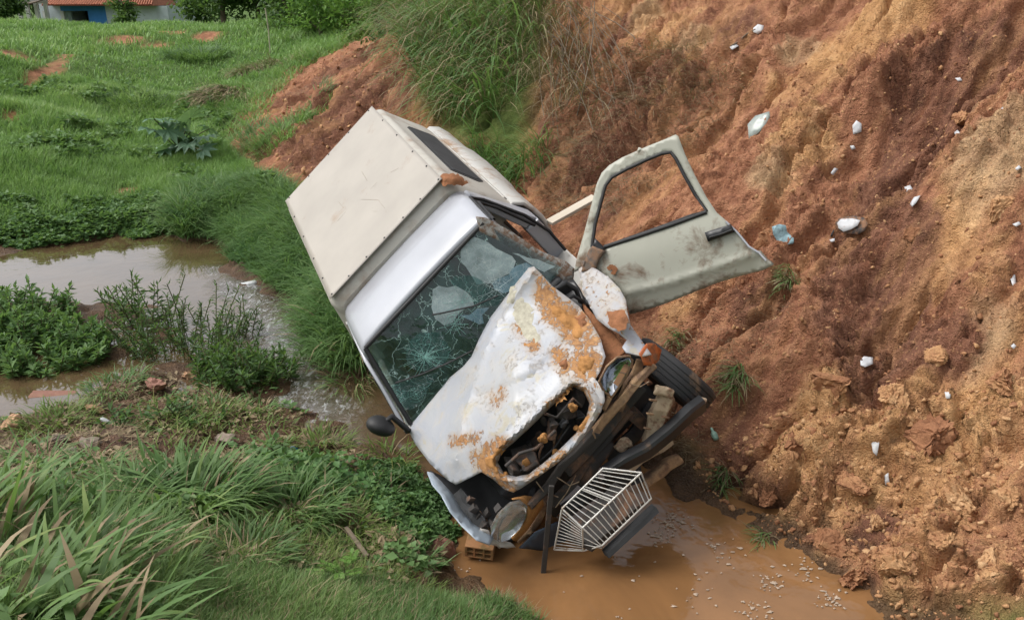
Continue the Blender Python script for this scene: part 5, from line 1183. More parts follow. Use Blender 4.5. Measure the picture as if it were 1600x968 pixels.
# rod standing in the pool before the nose
a = onray(850, 884, 5.20); b = onray(862, 758, 5.0); a2 = a + (a - b) * .35
o = beam('iron_rod', (0, 0, 0), b - a2, .034, .022, M['frame'], None, (0, -1, .2), .004); o.location = Vector(a2)
tag(o, 'dark flat iron rod leaning upright in the water before the headlamp', 'rod')
o = beam('stick', (0, 0, 0), gpos(575, 880, .05) - gpos(542, 840, .08), .03, .025, M['twig'], None, (0, 0, 1), .006); o.location = Vector(gpos(542, 840, .08)); tag(o, 'short broken stick on the grass beside the small bright seedling', 'stick')
# white wire cage leaning on the nose
def W(px, py, t): return onray(px, py, t)
cage = empty('wire_cage', W(910, 800, 5.15), 'white wire cage wedged under the bumper at the water', 'cage'); CO = np.array(cage.location)
T1, T2 = 5.02, 5.10
kq = dict(a=W(942, 731, 5.02), b=W(1002, 738, 5.02), c=W(878, 794, 5.00), d=W(910, 824, 4.98), e=W(998, 752, 4.97), f=W(1018, 778, 5.05), g=W(940, 852, 5.02), h=W(866, 858, 5.22), i=W(911, 860, 5.2), j=W(1020, 790, 5.1))
def lerp(p, q, t): return p + (q - p) * t
def wires(name, paths, r): return [tubes(name, [np.array(p) - CO], r, M['wire'], cage, 5) for p in paths]
wires('frame_wire', [[kq['c'], kq['a'], kq['b']], [kq['d'], kq['b']], [kq['c'], kq['d']], [kq['d'], kq['g'], kq['f'], kq['b']], [kq['h'], kq['i'], kq['g']], [kq['c'], kq['h']], [kq['d'], kq['i']], [lerp(kq['c'], kq['a'], .5), lerp(kq['d'], kq['b'], .5)]], .0062)
wires('bar', [[lerp(kq['c'], kq['a'], t), lerp(kq['d'], kq['b'], t)] for t in np.linspace(.08, .94, 12)], .0036)
wires('bar', [[lerp(kq['d'], kq['b'], t), lerp(kq['g'], kq['f'], t)] for t in np.linspace(.06, .95, 13)], .0036)
wires('bar', [[lerp(kq['c'], kq['h'], t), lerp(kq['d'], kq['i'], t)] for t in np.linspace(.08, .94, 11)], .003)
wires('bar', [[lerp(kq['d'], kq['i'], t), lerp(kq['g'], kq['g'] + (kq['i'] - kq['d']) * .15, t)] for t in (.4, .7)], .003)
# tray under the cage and its white end plate
hexa('tray', [p - CO for p in (W(884, 842, 5.22), W(925, 862, 5.12), W(1008, 790, 5.14), W(960, 760, 5.24), W(884, 834, 5.19), W(925, 852, 5.09), W(1008, 782, 5.11), W(960, 752, 5.21))], M['frame'], cage, .003)
mesh_py('end_plate', [p - CO for p in (kq['b'], kq['f'], W(1012, 758, 5.12), W(1004, 742, 5.10))], [(0, 1, 2, 3)], M['wire'], cage)
o = hexa('black_board', [p for p in (W(944, 866, 5.14), W(952, 872, 5.10), W(1030, 800, 5.06), W(1022, 792, 5.10), W(940, 858, 5.16), W(948, 864, 5.11), W(1026, 792, 5.07), W(1018, 786, 5.11))], M['dark_in'], None, .002)
m = np.array([v.co[:] for v in o.data.vertices]).mean(0); o.data.transform(Matrix.Translation(Vector(-m))); o.location = Vector(m)
tag(o, 'black plastic board under the white wire cage at the water', 'board')
# earth clods: the large ones singly, the crumbs as stuff
big = [(1452, 690, 120, 66, 'broad ochre slab of earth tilting out of the lower bank'), (1300, 600, 70, 44, 'rounded ochre clod at the top of the slumped heap'), (1395, 620, 60, 40, 'ochre clod left above the broad slab'), (1240, 700, 56, 40, 'red clod at the left of the slumped heap'), (1330, 760, 60, 40, 'ochre clod below the broad slab'),
       (1500, 780, 56, 40, 'reddish clod right below the broad slab'), (1290, 850, 64, 44, 'ochre clod at the edge of the pool'), (1400, 880, 66, 46, 'brown clod near the bottom right of the heap'), (1540, 880, 60, 42, 'red clod low at the right edge'), (1560, 600, 66, 40, 'ochre clod at the right edge below the pale hollow'),
       (1470, 560, 50, 30, 'small clod between the dark hollow and the ochre heap'), (1200, 780, 44, 30, 'red clod above the pool bank'), (1500, 190, 44, 26, 'pale clod at the head of the slide scar'), (1560, 330, 60, 34, 'ochre clod on the right rim of the scar'), (1420, 370, 36, 24, 'dark clod in the lower scar'), (1475, 845, 44, 30, 'small ochre clod between two larger ones low on the heap'), (1370, 820, 40, 30, 'brown clod amid the heap above the pool'), (1330, 905, 50, 30, 'flat brown clod touching the pool edge'), (1575, 780, 44, 34, 'red brown clod at the far right of the heap')]
for k, (px, py, w, h, lb) in enumerate(big):
    o = rock('earth_clod', px, py, w, h, M['clod'], lb, 'clod', 200 + k, sink=.42, group='large clods on the slumped bank', sub=4)
    at_ = o.data.attributes.new('cv', 'FLOAT', 'POINT'); at_.data.foreach_set('value', np.full(len(o.data.vertices), (k * .37) % 1, np.float32)); o.rotation_euler = (random.uniform(-.4, .4), random.uniform(-.4, .4), random.uniform(0, 6))
def crumbs(name, poly, n, s0, s1, seed, label):
    r = np.random.default_rng(seed); lo = poly.min(0); hi = poly.max(0); P = []
    while len(P) < n:
        c = r.uniform(lo, hi, (n, 2)); P += list(c[inpoly(c[:, 0], c[:, 1], poly)])
    P = np.array(P[:n]); z = np.array([(lambda h: h[0][2] if h is not None else -1)(cast((x, y, 12.0), (0, 0, -1))) for x, y in P]); ok = z > 0.02; P = P[ok]; z = z[ok]
    size = s0 * (s1 / s0) ** (r.random(len(P)) ** 2.6); Vs = []; Fs = []; cv = []; off = 0
    base = [rock_v(300 + k, 1) for k in range(8)] + [rock_v(320 + k, 2) for k in range(6)]
    for k in range(len(P)):
        Vv, F = base[k % 8] if size[k] < .05 else base[8 + k % 6]
        a, b, c = r.uniform(0, 6.28, 3); Rm = np.array(Matrix.Rotation(a, 3, 'X') @ Matrix.Rotation(b, 3, 'Y') @ Matrix.Rotation(c, 3, 'Z'))
        Vs.append((Vv * r.uniform(.6, 1.2, 3)) @ Rm * size[k] * .6 + [P[k, 0], P[k, 1], z[k] + size[k] * .05]); Fs.append(F + off); off += len(Vv); cv.append(np.full(len(Vv), r.random()))
    o = mesh_np(name, np.concatenate(Vs), np.concatenate(Fs), M['clod'], None, False, dict(cv=np.concatenate(cv)))
    return tag(o, label, 'earth', kind='stuff')
crumbs('earth_crumbs', pile, 3000, .012, .075, 1, 'crumbled ochre earth over the slumped heap')
crumbs('earth_crumbs', wpoly([(960, 500), (1230, 250), (1000, 260), (1250, 30), (1590, 20), (1590, 560), (1290, 590), (1090, 730)]), 3600, .010, .055, 2, 'loose red crumbs over the upper bank')
crumbs('earth_crumbs', wpoly([(620, 100), (600, 180), (520, 260), (430, 290), (350, 215), (455, 110), (560, 60)]), 1800, .02, .12, 3, 'loose brown crumbs on the far end of the bank')
# ================================================================ plants
def blades(name, root, L, Wd, az, p0, p1, cv, mat, parent=None, seg=3, origin=None):
    root = np.asarray(root, float); N = len(root); s = np.linspace(0, 1, seg + 1)
    ph = p0[:, None] + (p1 - p0)[:, None] * s[None]
    dl = (L / seg)[:, None]
    hx = np.concatenate([np.zeros((N, 1)), np.cumsum(np.sin((ph[:, 1:] + ph[:, :-1]) / 2) * dl, 1)], 1)
    hz = np.concatenate([np.zeros((N, 1)), np.cumsum(np.cos((ph[:, 1:] + ph[:, :-1]) / 2) * dl, 1)], 1)
    ca, sa = np.cos(az)[:, None], np.sin(az)[:, None]
    C0 = np.stack([root[:, :1] + hx * ca, root[:, 1:2] + hx * sa, root[:, 2:] + hz], -1)
    tw = rng.normal(0, .5, N)[:, None]
    wv = Wd[:, None] * np.where(s < .35, .7 + .3 * s / .35, 1 - ((s - .35) / .65) ** 1.6)[None] * .5
    sx = -np.sin(az[:, None] + tw); sy = np.cos(az[:, None] + tw)
    S = np.stack([sx * wv, sy * wv, 0 * wv], -1)
    left = C0[:, :seg] - S[:, :seg]; right = C0[:, :seg] + S[:, :seg]; tip = C0[:, seg:]
    Vt = np.concatenate([left, right, tip], 1); nv = 2 * seg + 1
    b = (np.arange(N) * nv)[:, None]
    quads = np.concatenate([np.stack([b + k, b + seg + k, b + seg + k + 1, b + k + 1], -1) for k in range(seg - 1)], 0).reshape(-1, 4)
    tris = np.stack([b + seg - 1, b + 2 * seg - 1, b + 2 * seg], -1).reshape(-1, 3)
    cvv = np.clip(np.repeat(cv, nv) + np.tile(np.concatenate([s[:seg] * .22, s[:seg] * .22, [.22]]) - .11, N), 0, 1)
    Vt = Vt.reshape(-1, 3)
    if origin is not None: Vt = Vt - np.asarray(origin)
    return mesh_np(name, Vt, [quads, tris], mat, parent, True, dict(cv=cvv))
def leaves(name, base, dirs, L, Wd, cv, mat, parent=None, origin=None, fold=.15):
    base = np.asarray(base, float); d = dirs / (np.linalg.norm(dirs, axis=1)[:, None] + 1e-9); N = len(base)
    up = np.tile([0., 0, 1], (N, 1)) + rng.normal(0, .35, (N, 3)); sd = np.cross(d, up); sd /= np.linalg.norm(sd, axis=1)[:, None] + 1e-9; nn = np.cross(sd, d)
    L = np.broadcast_to(L, (N,))[:, None]; Wd = np.broadcast_to(Wd, (N,))[:, None]
    mid = base + d * L * .45; tip = base + d * L - nn * L * .12
    V4 = np.stack([base, mid + sd * Wd / 2 + nn * Wd * fold, tip, mid - sd * Wd / 2 + nn * Wd * fold], 1)
    b = np.arange(N)[:, None] * 4
    F = np.concatenate([b + [0, 1, 2], b + [0, 2, 3]], 0)
    Vt = V4.reshape(-1, 3)
    if origin is not None: Vt = Vt - np.asarray(origin)
    return mesh_np(name, Vt, F, mat, parent, False, dict(cv=np.repeat(np.clip(cv, 0, 1), 4)))
def sample(poly, n, g=None, dens=None):
    lo = poly.min(0); hi = poly.max(0); out = []; c = 0
    while c < n:
        q = rng.uniform(lo, hi, (n * 2, 2)); q = q[inpoly(q[:, 0], q[:, 1], poly)]
        if dens is not None: q = q[rng.random(len(q)) < dens(q[:, 0], q[:, 1])]
        out.append(q); c += len(q)
    q = np.concatenate(out)[:n]; return np.concatenate([q, ground(q[:, 0], q[:, 1])[:, None]], 1)
U = lambda a, b, n: rng.uniform(a, b, n)
def turf(name, poly, n, L0, L1, W0, W1, mat, label, dens=None, lean=(.1, .5), bend=(.5, 1.4), cvb=.5, seg=3, patch=.5, minz=0.01, az=None, cat='grass'):
    P = sample(poly, n, dens=dens); P = P[P[:, 2] > minz]; m = len(P)
    pt = fbm(P[:, 0] * patch, P[:, 1] * patch, 13, 3); pt2 = fbm(P[:, 0] * 2.1, P[:, 1] * 2.1, 14, 3)
    L = U(L0, L1, m) * (1 + .55 * pt + .4 * pt2)
    A = U(0, 6.283, m) if az is None else rng.normal(az, .8, m)
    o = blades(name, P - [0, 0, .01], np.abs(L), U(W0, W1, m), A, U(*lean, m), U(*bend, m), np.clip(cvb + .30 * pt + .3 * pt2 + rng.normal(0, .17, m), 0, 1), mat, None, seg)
    return tag(o, label, cat, kind='stuff')
bare = gridf(np.clip(1 - a_green, 0, 1)); bankg = gridf(bank)
hilld = lambda x, y: np.clip(1.0 - 1.25 * bare(x, y), 0, 1)
# hillside: near, middle, far
turf('hill_grass', wpoly([(-60, 385), (250, 378), (420, 420), (470, 320), (330, 215), (-60, 215)]), 60000, .10, .24, .006, .013, M['hill'], 'green grass on the slope just behind the stream', dens=hilld, cvb=.45)
turf('hill_grass', wpoly([(-60, 218), (335, 218), (390, 165), (470, 100), (-60, 90)]), 60000, .12, .26, .010, .02, M['hill'], 'bright green grass on the middle of the hillside', dens=hilld, cvb=.58, patch=.3)
farp = np.array([[-26, 21], [-7, 21], [-4, 26], [-1, 34], [-2, 40], [-34, 40]])
turf('hill_grass', farp, 60000, .14, .30, .02, .045, M['hill'], 'green grass on the far top of the hillside', dens=hilld, cvb=.55, patch=.2)
# lush drooping bank grass left of the pickup
turf('bank_grass', wpoly([(265, 398), (330, 408), (400, 430), (450, 475), (485, 530), (520, 585), (565, 580), (600, 520), (470, 320), (400, 280), (300, 300)]), 24000, .28, .62, .010, .02, M['lush'], 'lush drooping grass along the stream beside the pickup', lean=(.1, .6), bend=(1.2, 2.4), cvb=.5, seg=4)
turf('bank_grass', wpoly([(330, 330), (440, 310), (480, 420), (400, 410)]), 4000, .25, .5, .010, .018, M['hill'], 'bright grass on the knoll behind the stream', lean=(.1, .5), bend=(1., 2.2), cvb=.55, seg=4)
# marsh between stream and lawn
mar = wpoly([(-60, 590), (150, 600), (420, 590), (520, 690), (640, 790), (700, 850), (640, 900), (500, 900), (300, 880), (-60, 800)])
turf('marsh_grass', mar, 1900, .05, .16, .006, .012, M['grass'], 'short trampled grass in the muddy hollow', dens=lambda x, y: np.clip(-.05 + 1.8 * fbm(x * 1.6, y * 1.6, 33, 4), 0, 1), lean=(.3, 1.2), bend=(.9, 1.8), minz=.03, patch=1)
turf('dry_litter', mar, 9000, .06, .2, .004, .010, M['straw'], 'dead straw litter in the muddy hollow', cvb=.15, dens=lambda x, y: np.clip(.3 - 1.2 * fbm(x * 1.6, y * 1.6, 33, 4), 0, 1), lean=(1.1, 1.5), bend=(1.4, 1.8), minz=.02, patch=1)
# fine lawn at the bottom and turf on the near bank
turf('lawn_grass', wpoly([(240, 985), (300, 900), (420, 880), (560, 900), (700, 930), (780, 945), (860, 985), (860, 1010), (240, 1010)]), 30000, .05, .13, .003, .006, M['fore'], 'fine short grass at the near edge of the pool', lean=(.1, .7), bend=(.6, 1.7), cvb=.35, patch=1.2)
turf('lawn_straw', wpoly([(240, 985), (300, 900), (420, 870), (560, 880), (700, 920), (780, 940), (860, 985), (860, 1010), (240, 1010)]), 5000, .05, .16, .002, .005, M['straw'], 'dead straw through the fine near lawn', lean=(.5, 1.4), bend=(.9, 1.9), cvb=.5, patch=1.2)
turf('lawn_weeds', wpoly([(-60, 1000), (0, 760), (200, 740), (420, 740), (600, 800), (700, 900), (560, 900), (300, 900)]), 1500, .08, .3, .004, .010, M['straw'], 'broken dead stems among the tussocks', lean=(.4, 1.5), bend=(.7, 1.9), cvb=.45, patch=1.2)
turf('near_grass', wpoly([(-80, 1010), (-80, 780), (100, 780), (250, 800), (300, 900), (250, 1010)]), 14000, .10, .26, .004, .009, M['fore'], 'rough grass on the near left bank', lean=(.1, .9), bend=(.7, 2.0), cvb=.4, patch=1)
turf('mid_grass', wpoly([(250, 880), (280, 800), (420, 800), (560, 820), (640, 870), (700, 930), (560, 910), (420, 890)]), 9000, .06, .15, .004, .008, M['grass'], 'short grass around the tussocks', lean=(.2, 1.), bend=(.8, 1.9), patch=1)
# small-leaved ground cover
def cover(name, poly, n, s0, s1, mat, label, h=.12, dens=None):
    P = sample(poly, n, dens=dens); P = P[P[:, 2] > .0]; m = len(P); mound = np.clip(.5 + fbm(P[:, 0] * 3, P[:, 1] * 3, 19, 3), 0.1, 1.2)
    B = P + np.stack([0 * mound, 0 * mound, U(0, 1, m) * h * mound], -1); d = np.stack([rng.normal(0, 1, m), rng.normal(0, 1, m), rng.normal(.3, .35, m)], -1)
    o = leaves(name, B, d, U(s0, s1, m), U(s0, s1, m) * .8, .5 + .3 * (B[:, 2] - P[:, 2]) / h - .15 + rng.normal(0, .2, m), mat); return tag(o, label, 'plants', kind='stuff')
cover('ground_cover', wpoly([(-60, 392), (120, 392), (250, 380), (300, 340), (230, 310), (-60, 315)]), 16000, .05, .10, M['leaf_cover'], 'low leafy ground cover on the far shore of the pool', .18)
cover('ground_cover', wpoly([(560, 745), (610, 720), (660, 745), (700, 800), (735, 845), (690, 850), (640, 850), (590, 820)]), 9000, .022, .042, M['leaf_cover'], 'dense small-leaved ground cover under the right wing', .14)
cover('ground_cover', wpoly([(-60, 45), (300, 40), (560, 45), (560, 24), (-60, 24)]), 6000, .15, .3, M['leaf_cover'], 'leafy creeper along the crest of the hill', .2)
cover('hill_weeds', wpoly([(-60, 380), (250, 372), (420, 400), (450, 310), (330, 215), (390, 165), (470, 100), (-60, 90)]), 15000, .07, .15, M['lush'], 'broad-leaved weeds scattered through the hillside grass', .25, dens=lambda x, y: np.clip(2.2 * fbm(x * .8, y * .8, 77, 4) - .15, 0, 1) * hilld(x, y))
cover('marsh_leaves', mar, 1500, .03, .07, M['lush'], 'small trampled leaves in the muddy hollow', .08, dens=lambda x, y: np.clip(2.5 * fbm(x * 1.8, y * 1.8, 79, 3), 0, 1))
edge_line = wpoly([(330, 225), (345, 205), (372, 165), (455, 100), (570, 50)])
ep = np.concatenate([wpoly([(300, 250), (300, 190), (350, 140), (440, 80), (560, 30)]), wpoly([(600, 70), (500, 120), (420, 190), (400, 260)])])
turf('edge_grass', ep, 9000, .15, .38, .010, .02, M['hill'], 'grass fringing the lip of the far bank', dens=lambda x, y: np.clip((1.1 - polydist(x, y, edge_line, closed=False)) * (1 + 1.6 * fbm(x * 1.3, y * 1.3, 44, 3)), 0, 1), lean=(.1, .9), bend=(.8, 2.2), cvb=.45, seg=4)
turf('edge_grass', ep, 2200, .15, .4, .008, .016, M['straw'], 'dead grass fringing the lip of the far bank', dens=lambda x, y: np.clip((.9 - polydist(x, y, edge_line, closed=False)), 0, 1), lean=(.5, 1.3), bend=(1.2, 2.4), cvb=.4, seg=4)
def weed(name, px, py, nst, r, h, leafL, label, mat='leaf', spikes=0, group=None, leafW=.28, flat=.7, per=26, cvb=.5):
    p = gpos(px, py); p[2] = max(p[2], 0); root = empty(name, p, label, 'weeds', group); paths = []; B = []; Dd = []; cv = []
    for k in range(nst):
        a = rng.uniform(0, 6.283); rr = r * math.sqrt(rng.random()); x = p[0] + rr * math.cos(a); y = p[1] + rr * flat * math.sin(a); z = max(-.05, float(ground(np.array([x]), np.array([y]))[0]))
        hh = h * rng.uniform(.45, 1.0) * (1 - .45 * (rr / r) ** 2) * (1.45 if k < spikes else 1); lean = rng.normal(0, .22, 2) + .35 * np.array([math.cos(a), math.sin(a)]) * rr / r
        t = np.linspace(0, 1, 5)[:, None]; pts = np.array([x, y, z]) + t * np.array([lean[0] * hh, lean[1] * hh, hh]) - (t ** 2) * [0, 0, .12 * hh]
        paths.append(pts - p)
        for q in np.linspace(.12, 1, per):
            pt = np.array([np.interp(q, t[:, 0], pts[:, i]) for i in range(3)]); th = rng.uniform(0, 6.283); el = rng.uniform(-.1, .9) if q < .9 else rng.uniform(.6, 1.3)
            B.append(pt); Dd.append([math.cos(th) * math.cos(el), math.sin(th) * math.cos(el), math.sin(el)]); cv.append(cvb - .25 + .45 * q + rng.normal(0, .15))
    n = len(B); tubes('stems', paths, .006, M['stem'], root, 4)['kind'] = 'stuff'
    o = leaves('foliage', np.array(B), np.array(Dd), U(leafL * .6, leafL * 1.2, n), U(leafL * .6, leafL * 1.2, n) * leafW, np.array(cv), M[mat], root, p); o['kind'] = 'stuff'
nearp = wpoly([(-60, 1000), (-40, 740), (200, 700), (420, 700), (600, 770), (700, 880), (640, 920), (420, 900), (280, 930), (240, 1000)])
cover('near_weeds', nearp, 3200, .03, .085, M['lush'], 'broad leaves mixed into the near grass', .16, dens=lambda x, y: np.clip(2.4 * fbm(x * 1.9, y * 1.9, 83, 3), 0, 1))
cover('near_litter', nearp, 3000, .03, .08, M['straw'], 'dead leaves lying in the near grass', .05, dens=lambda x, y: np.clip(.25 + 1.5 * fbm(x * 2.3, y * 2.3, 85, 3), 0, 1))
cover('near_litter', mar, 2600, .03, .07, M['straw'], 'dead leaves lying on the mud of the hollow', .03)
# tussocks
def tussock(name, px, py, n, r, L, Wd, mat, label, cat='grass', group=None, bend=(1.2, 2.6), straw=0, cvb=.5, seg=4, lean=(.05, .7), az=None, azs=.6, flat=1.0):
    p = gpos(px, py); root = empty(name, p, label, cat, group)
    def mk(nm, k, mt, Ls, cb):
        a = U(0, 6.283, k) ; rr = r * np.sqrt(U(0, 1, k)); R_ = np.stack([p[0] + rr * np.cos(a), p[1] + rr * np.sin(a) * flat], -1)
        R3 = np.concatenate([R_, ground(R_[:, 0], R_[:, 1])[:, None] - .01], 1)
        A = a + rng.normal(0, .6, k) if az is None else rng.normal(az, azs, k)
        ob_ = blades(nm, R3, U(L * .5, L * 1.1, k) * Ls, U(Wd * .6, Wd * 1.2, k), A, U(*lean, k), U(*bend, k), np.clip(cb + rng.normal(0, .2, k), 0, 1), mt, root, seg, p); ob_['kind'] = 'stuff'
    mk('green_blades', n, mat, 1.0, cvb)
    if straw: mk('dry_blades', straw, M['straw'], .85, .5)
    return root
tussock('grass_tussock', 300, 790, 560, .34, .52, .027, M['fore'], 'largest arching tussock of broad grass in the near hollow', straw=60, cvb=.35)
tussock('grass_tussock', 455, 800, 420, .28, .36, .014, M['fore'], 'lower tussock right of the largest one', straw=70, cvb=.4)
tussock('grass_tussock', 390, 868, 300, .20, .30, .012, M['fore'], 'small dark tussock above the fine lawn', straw=30, cvb=.3)
tussock('grass_tussock', 545, 815, 280, .22, .24, .010, M['grass'], 'low tussock beside the small-leaved ground cover', straw=40)
tussock('grass_tussock', 200, 790, 260, .25, .40, .015, M['fore'], 'loose tussock left of the largest one', straw=40)
tussock('grass_tussock', 500, 690, 220, .25, .22, .010, M['grass'], 'thin tussock in the mud left of the dark mirror', straw=70)
tussock('grass_tussock', 180, 608, 200, .30, .24, .012, M['lush'], 'grassy patch between the two left pools', straw=30)
tussock('grass_tussock', 90, 660, 240, .30, .26, .012, M['grass'], 'grassy patch behind the farthest dark stone', straw=30)
tussock('grass_tussock', 330, 640, 70, .3, .22, .012, M['lush'], 'grassy patch below the tall pond weeds', straw=40)
tussock('grass_tussock', 560, 590, 130, .25, .45, .012, M['lush'], 'dark drooping tussock at the rear of the right door', straw=90)
tussock('grass_tussock', 610, 715, 60, .16, .34, .012, M['grass'], 'few long blades under the dark mirror', straw=10)
tussock('grass_tussock', 440, 205, 700, .55, .5, .014, M['hill'], 'bright green tussock growing on the brown far end of the bank', straw=20, cvb=.4)
tussock('grass_tussock', 400, 232, 420, .40, .45, .014, M['lush'], 'dark green tussock at the foot of the far bank', cvb=.5)
tussock('grass_tussock', 490, 160, 300, .4, .4, .014, M['lush'], 'small grey green tussock high on the far bank', straw=60)
tussock('grass_tussock', 352, 150, 120, .55, 1.0, .026, M['lush'], 'dead grey grass clump hanging at the end of the bank', straw=1300, az=-1.9, azs=.5, bend=(1.6, 2.8), lean=(.6, 1.2))
tussock('grass_tussock', 405, 112, 200, .7, .8, .026, M['lush'], 'dry grass tuft on the lip of the far bank', straw=800, az=-1.9, azs=.6, bend=(1.4, 2.6), lean=(.5, 1.1))
tussock('grass_tussock', 215, 165, 800, .7, .55, .02, M['leaf'], 'dark bushy tuft alone on the green hillside', cvb=.3)
tussock('grass_tussock', 310, 90, 800, .9, .6, .03, M['lush'], 'dark wide tuft near the top of the green hillside', cvb=.4)
tussock('grass_tussock', 545, 520, 500, .45, .7, .016, M['lush'], 'tall tussock pressed against the canopy side', cvb=.4, straw=20)
for k, (px, py, n, L, lb) in enumerate([(250, 655, 60, .22, 'sparse tuft beside the reddish stone'), (400, 640, 60, .25, 'sparse tuft left of the rapid foot'), (150, 730, 90, .3, 'ragged tuft in front of the three grey brown stones'), (420, 700, 60, .2, 'ragged tuft right of the rounded grey stone'), (60, 720, 90, .34, 'ragged tuft before the pale brown stone'), (590, 780, 70, .22, 'ragged tuft between the mirror and the ground cover'), (650, 860, 90, .18, 'ragged tuft behind the angular red stone')]):
    tussock('grass_tuft', px, py, n, .16, L, .013, M['fore' if k % 2 else 'lush'], lb, group='ragged tufts in the muddy hollow', straw=n // 2, bend=(1.0, 2.8), lean=(.2, 1.3))
for px, py, n, r, h, lb in [(300, 655, 22, .28, .2, 'broad-leaved weed below the yellowish stone'), (470, 725, 24, .3, .2, 'broad-leaved weed beside the blue scrap'), (200, 660, 20, .25, .18, 'broad-leaved weed between the white paper and the stones'), (560, 760, 26, .3, .2, 'broad-leaved weed in the mud left of the ground cover')]:
    weed('broad_weed', px, py, n // 2, r, h, .08, lb, 'leaf', group='broad-leaved weeds in the hollow', leafW=.42, per=9)
# tufts torn down onto the bank
for px, py, n, L, lb in [(1155, 585, 90, .30, 'grass tuft hanging right of the front wheel'), (1130, 748, 80, .26, 'grass tuft low on the bank above the pool'), (1235, 428, 50, .22, 'torn grass tuft below the grey blue rag'), (1190, 842, 60, .20, 'grass tuft dipping into the pool edge'), (1060, 530, 60, .20, 'grass tuft caught behind the front wheel'), (1230, 440, 40, .2, 'second torn tuft under the blue rag')]:
    tussock('grass_tuft', px, py, n, .07, L, .009, M['lush'], lb, group='torn tufts on the bank', straw=int(n * .8), bend=(1.3, 2.9), lean=(.4, 1.4), az=-2.4, azs=.9)
# the big clump hanging from the cut at the top
def hanging_clump():
    p = gpos(740, 120); root = empty('hanging_grass', p, 'tall green clump of grass hanging from the cut above the pickup', 'grass')
    poly = wpoly([(625, -40), (630, 60), (645, 130), (690, 185), (760, 190), (820, 150), (850, 60), (860, -40)])
    def mk(nm, k, mt, L, Wd, cb, pol, lean=(.1, 1.0), bend=(1.5, 2.9)):
        R3 = sample(pol, k); A = rng.normal(-2.25, .8, k)
        blades(nm, R3, U(L * .5, L * 1.15, k), U(Wd * .6, Wd * 1.2, k), A, U(*lean, k), U(*bend, k), np.clip(cb + rng.normal(0, .22, k) , 0, 1), mt, root, 5, p)['kind'] = 'stuff'
    mk('green_blades', 7500, M['lush'], 1.45, .028, .5, poly); mk('bright_blades', 3000, M['fore'], 1.3, .028, .55, poly)
    mk('dry_blades', 5200, M['straw'], 1.65, .017, .6, poly); mk('dry_blades', 700, M['straw'], 1.1, .010, .35, wpoly([(800, -30), (800, 120), (860, 200), (930, 190), (930, 60), (900, -30)]))
    mk('low_blades', 700, M['lush'], .7, .014, .5, wpoly([(730, 240), (780, 210), (860, 235), (850, 265), (800, 285), (750, 280)]), (.2, 1.2), (1.2, 2.6))
hanging_clump()
turf('bank_litter', wpoly([(860, 60), (960, 60), (1130, 70), (1180, 120), (1080, 230), (960, 330), (840, 330), (850, 200)]), 7000, .10, .35, .004, .009, M['straw'], 'dead grass and roots matted under the cut', lean=(1.0, 1.6), bend=(1.3, 2.0), cvb=.25, minz=.3, az=-2.3)
turf('bank_litter', wpoly([(1000, 500), (1120, 470), (1250, 460), (1180, 560), (1080, 620), (1120, 780), (1060, 740)]), 900, .06, .25, .003, .006, M['straw'], 'scattered straw on the bank below the torn door', lean=(1.1, 1.6), bend=(1.3, 2.0), cvb=.4)
turf('bank_litter', wpoly([(620, 100), (600, 180), (520, 260), (430, 290), (350, 215), (455, 110), (560, 60)]), 1500, .08, .3, .006, .012, M['straw'], 'dead straw on the far end of the bank', lean=(1.0, 1.6), bend=(1.3, 2.0), cvb=.3)
# bare dry stems fanning from the clump
p = gpos(860, 30); e = empty('dry_brush', p, 'bare dry stems trailing down the cut beside the hanging grass', 'brush')
for k in range(34):
    a = gpos(rng.uniform(830, 950), rng.uniform(-10, 70), .15); b = gpos(rng.uniform(840, 1010), rng.uniform(120, 220), .05); m_ = (a + b) / 2 + [rng.normal(0, .4), rng.normal(-.2, .2), rng.uniform(-.1, .3)]
    t = np.linspace(0, 1, 7)[:, None]; tubes('stem', [(a * (1 - t) ** 2 + 2 * m_ * t * (1 - t) + b * t ** 2) - p], float(rng.uniform(.003, .007)), M['twig'], e, 4)
# pond weeds: upright stems with narrow leaves
weed('pond_weeds', 300, 545, 90, .75, .62, .085, 'tall dark pond weeds with upright spikes in the middle of the stream', spikes=14, cvb=.3, leafW=.2)
weed('pond_weeds', 212, 505, 20, .28, .70, .10, 'sparse spiky weeds at the left end of the tall pond weeds', spikes=8, per=22)
weed('pond_weeds', 380, 590, 70, .5, .42, .10, 'dark weeds sloping to the rapid beside the pickup', cvb=.4)
weed('pond_weeds', 62, 560, 170, .70, .42, .10, 'dense low mound of bright weeds at the left pool', 'leaf_cover', leafW=.38, cvb=.5)
weed('pond_weeds', 5, 490, 80, .8, .42, .10, 'weed mound cut by the left edge of the picture', 'leaf_cover', leafW=.36, cvb=.45)
weed('pond_weeds', 40, 800, 40, .4, .35, .09, 'leafy weeds among the broad near grass', 'leaf_cover', leafW=.3)
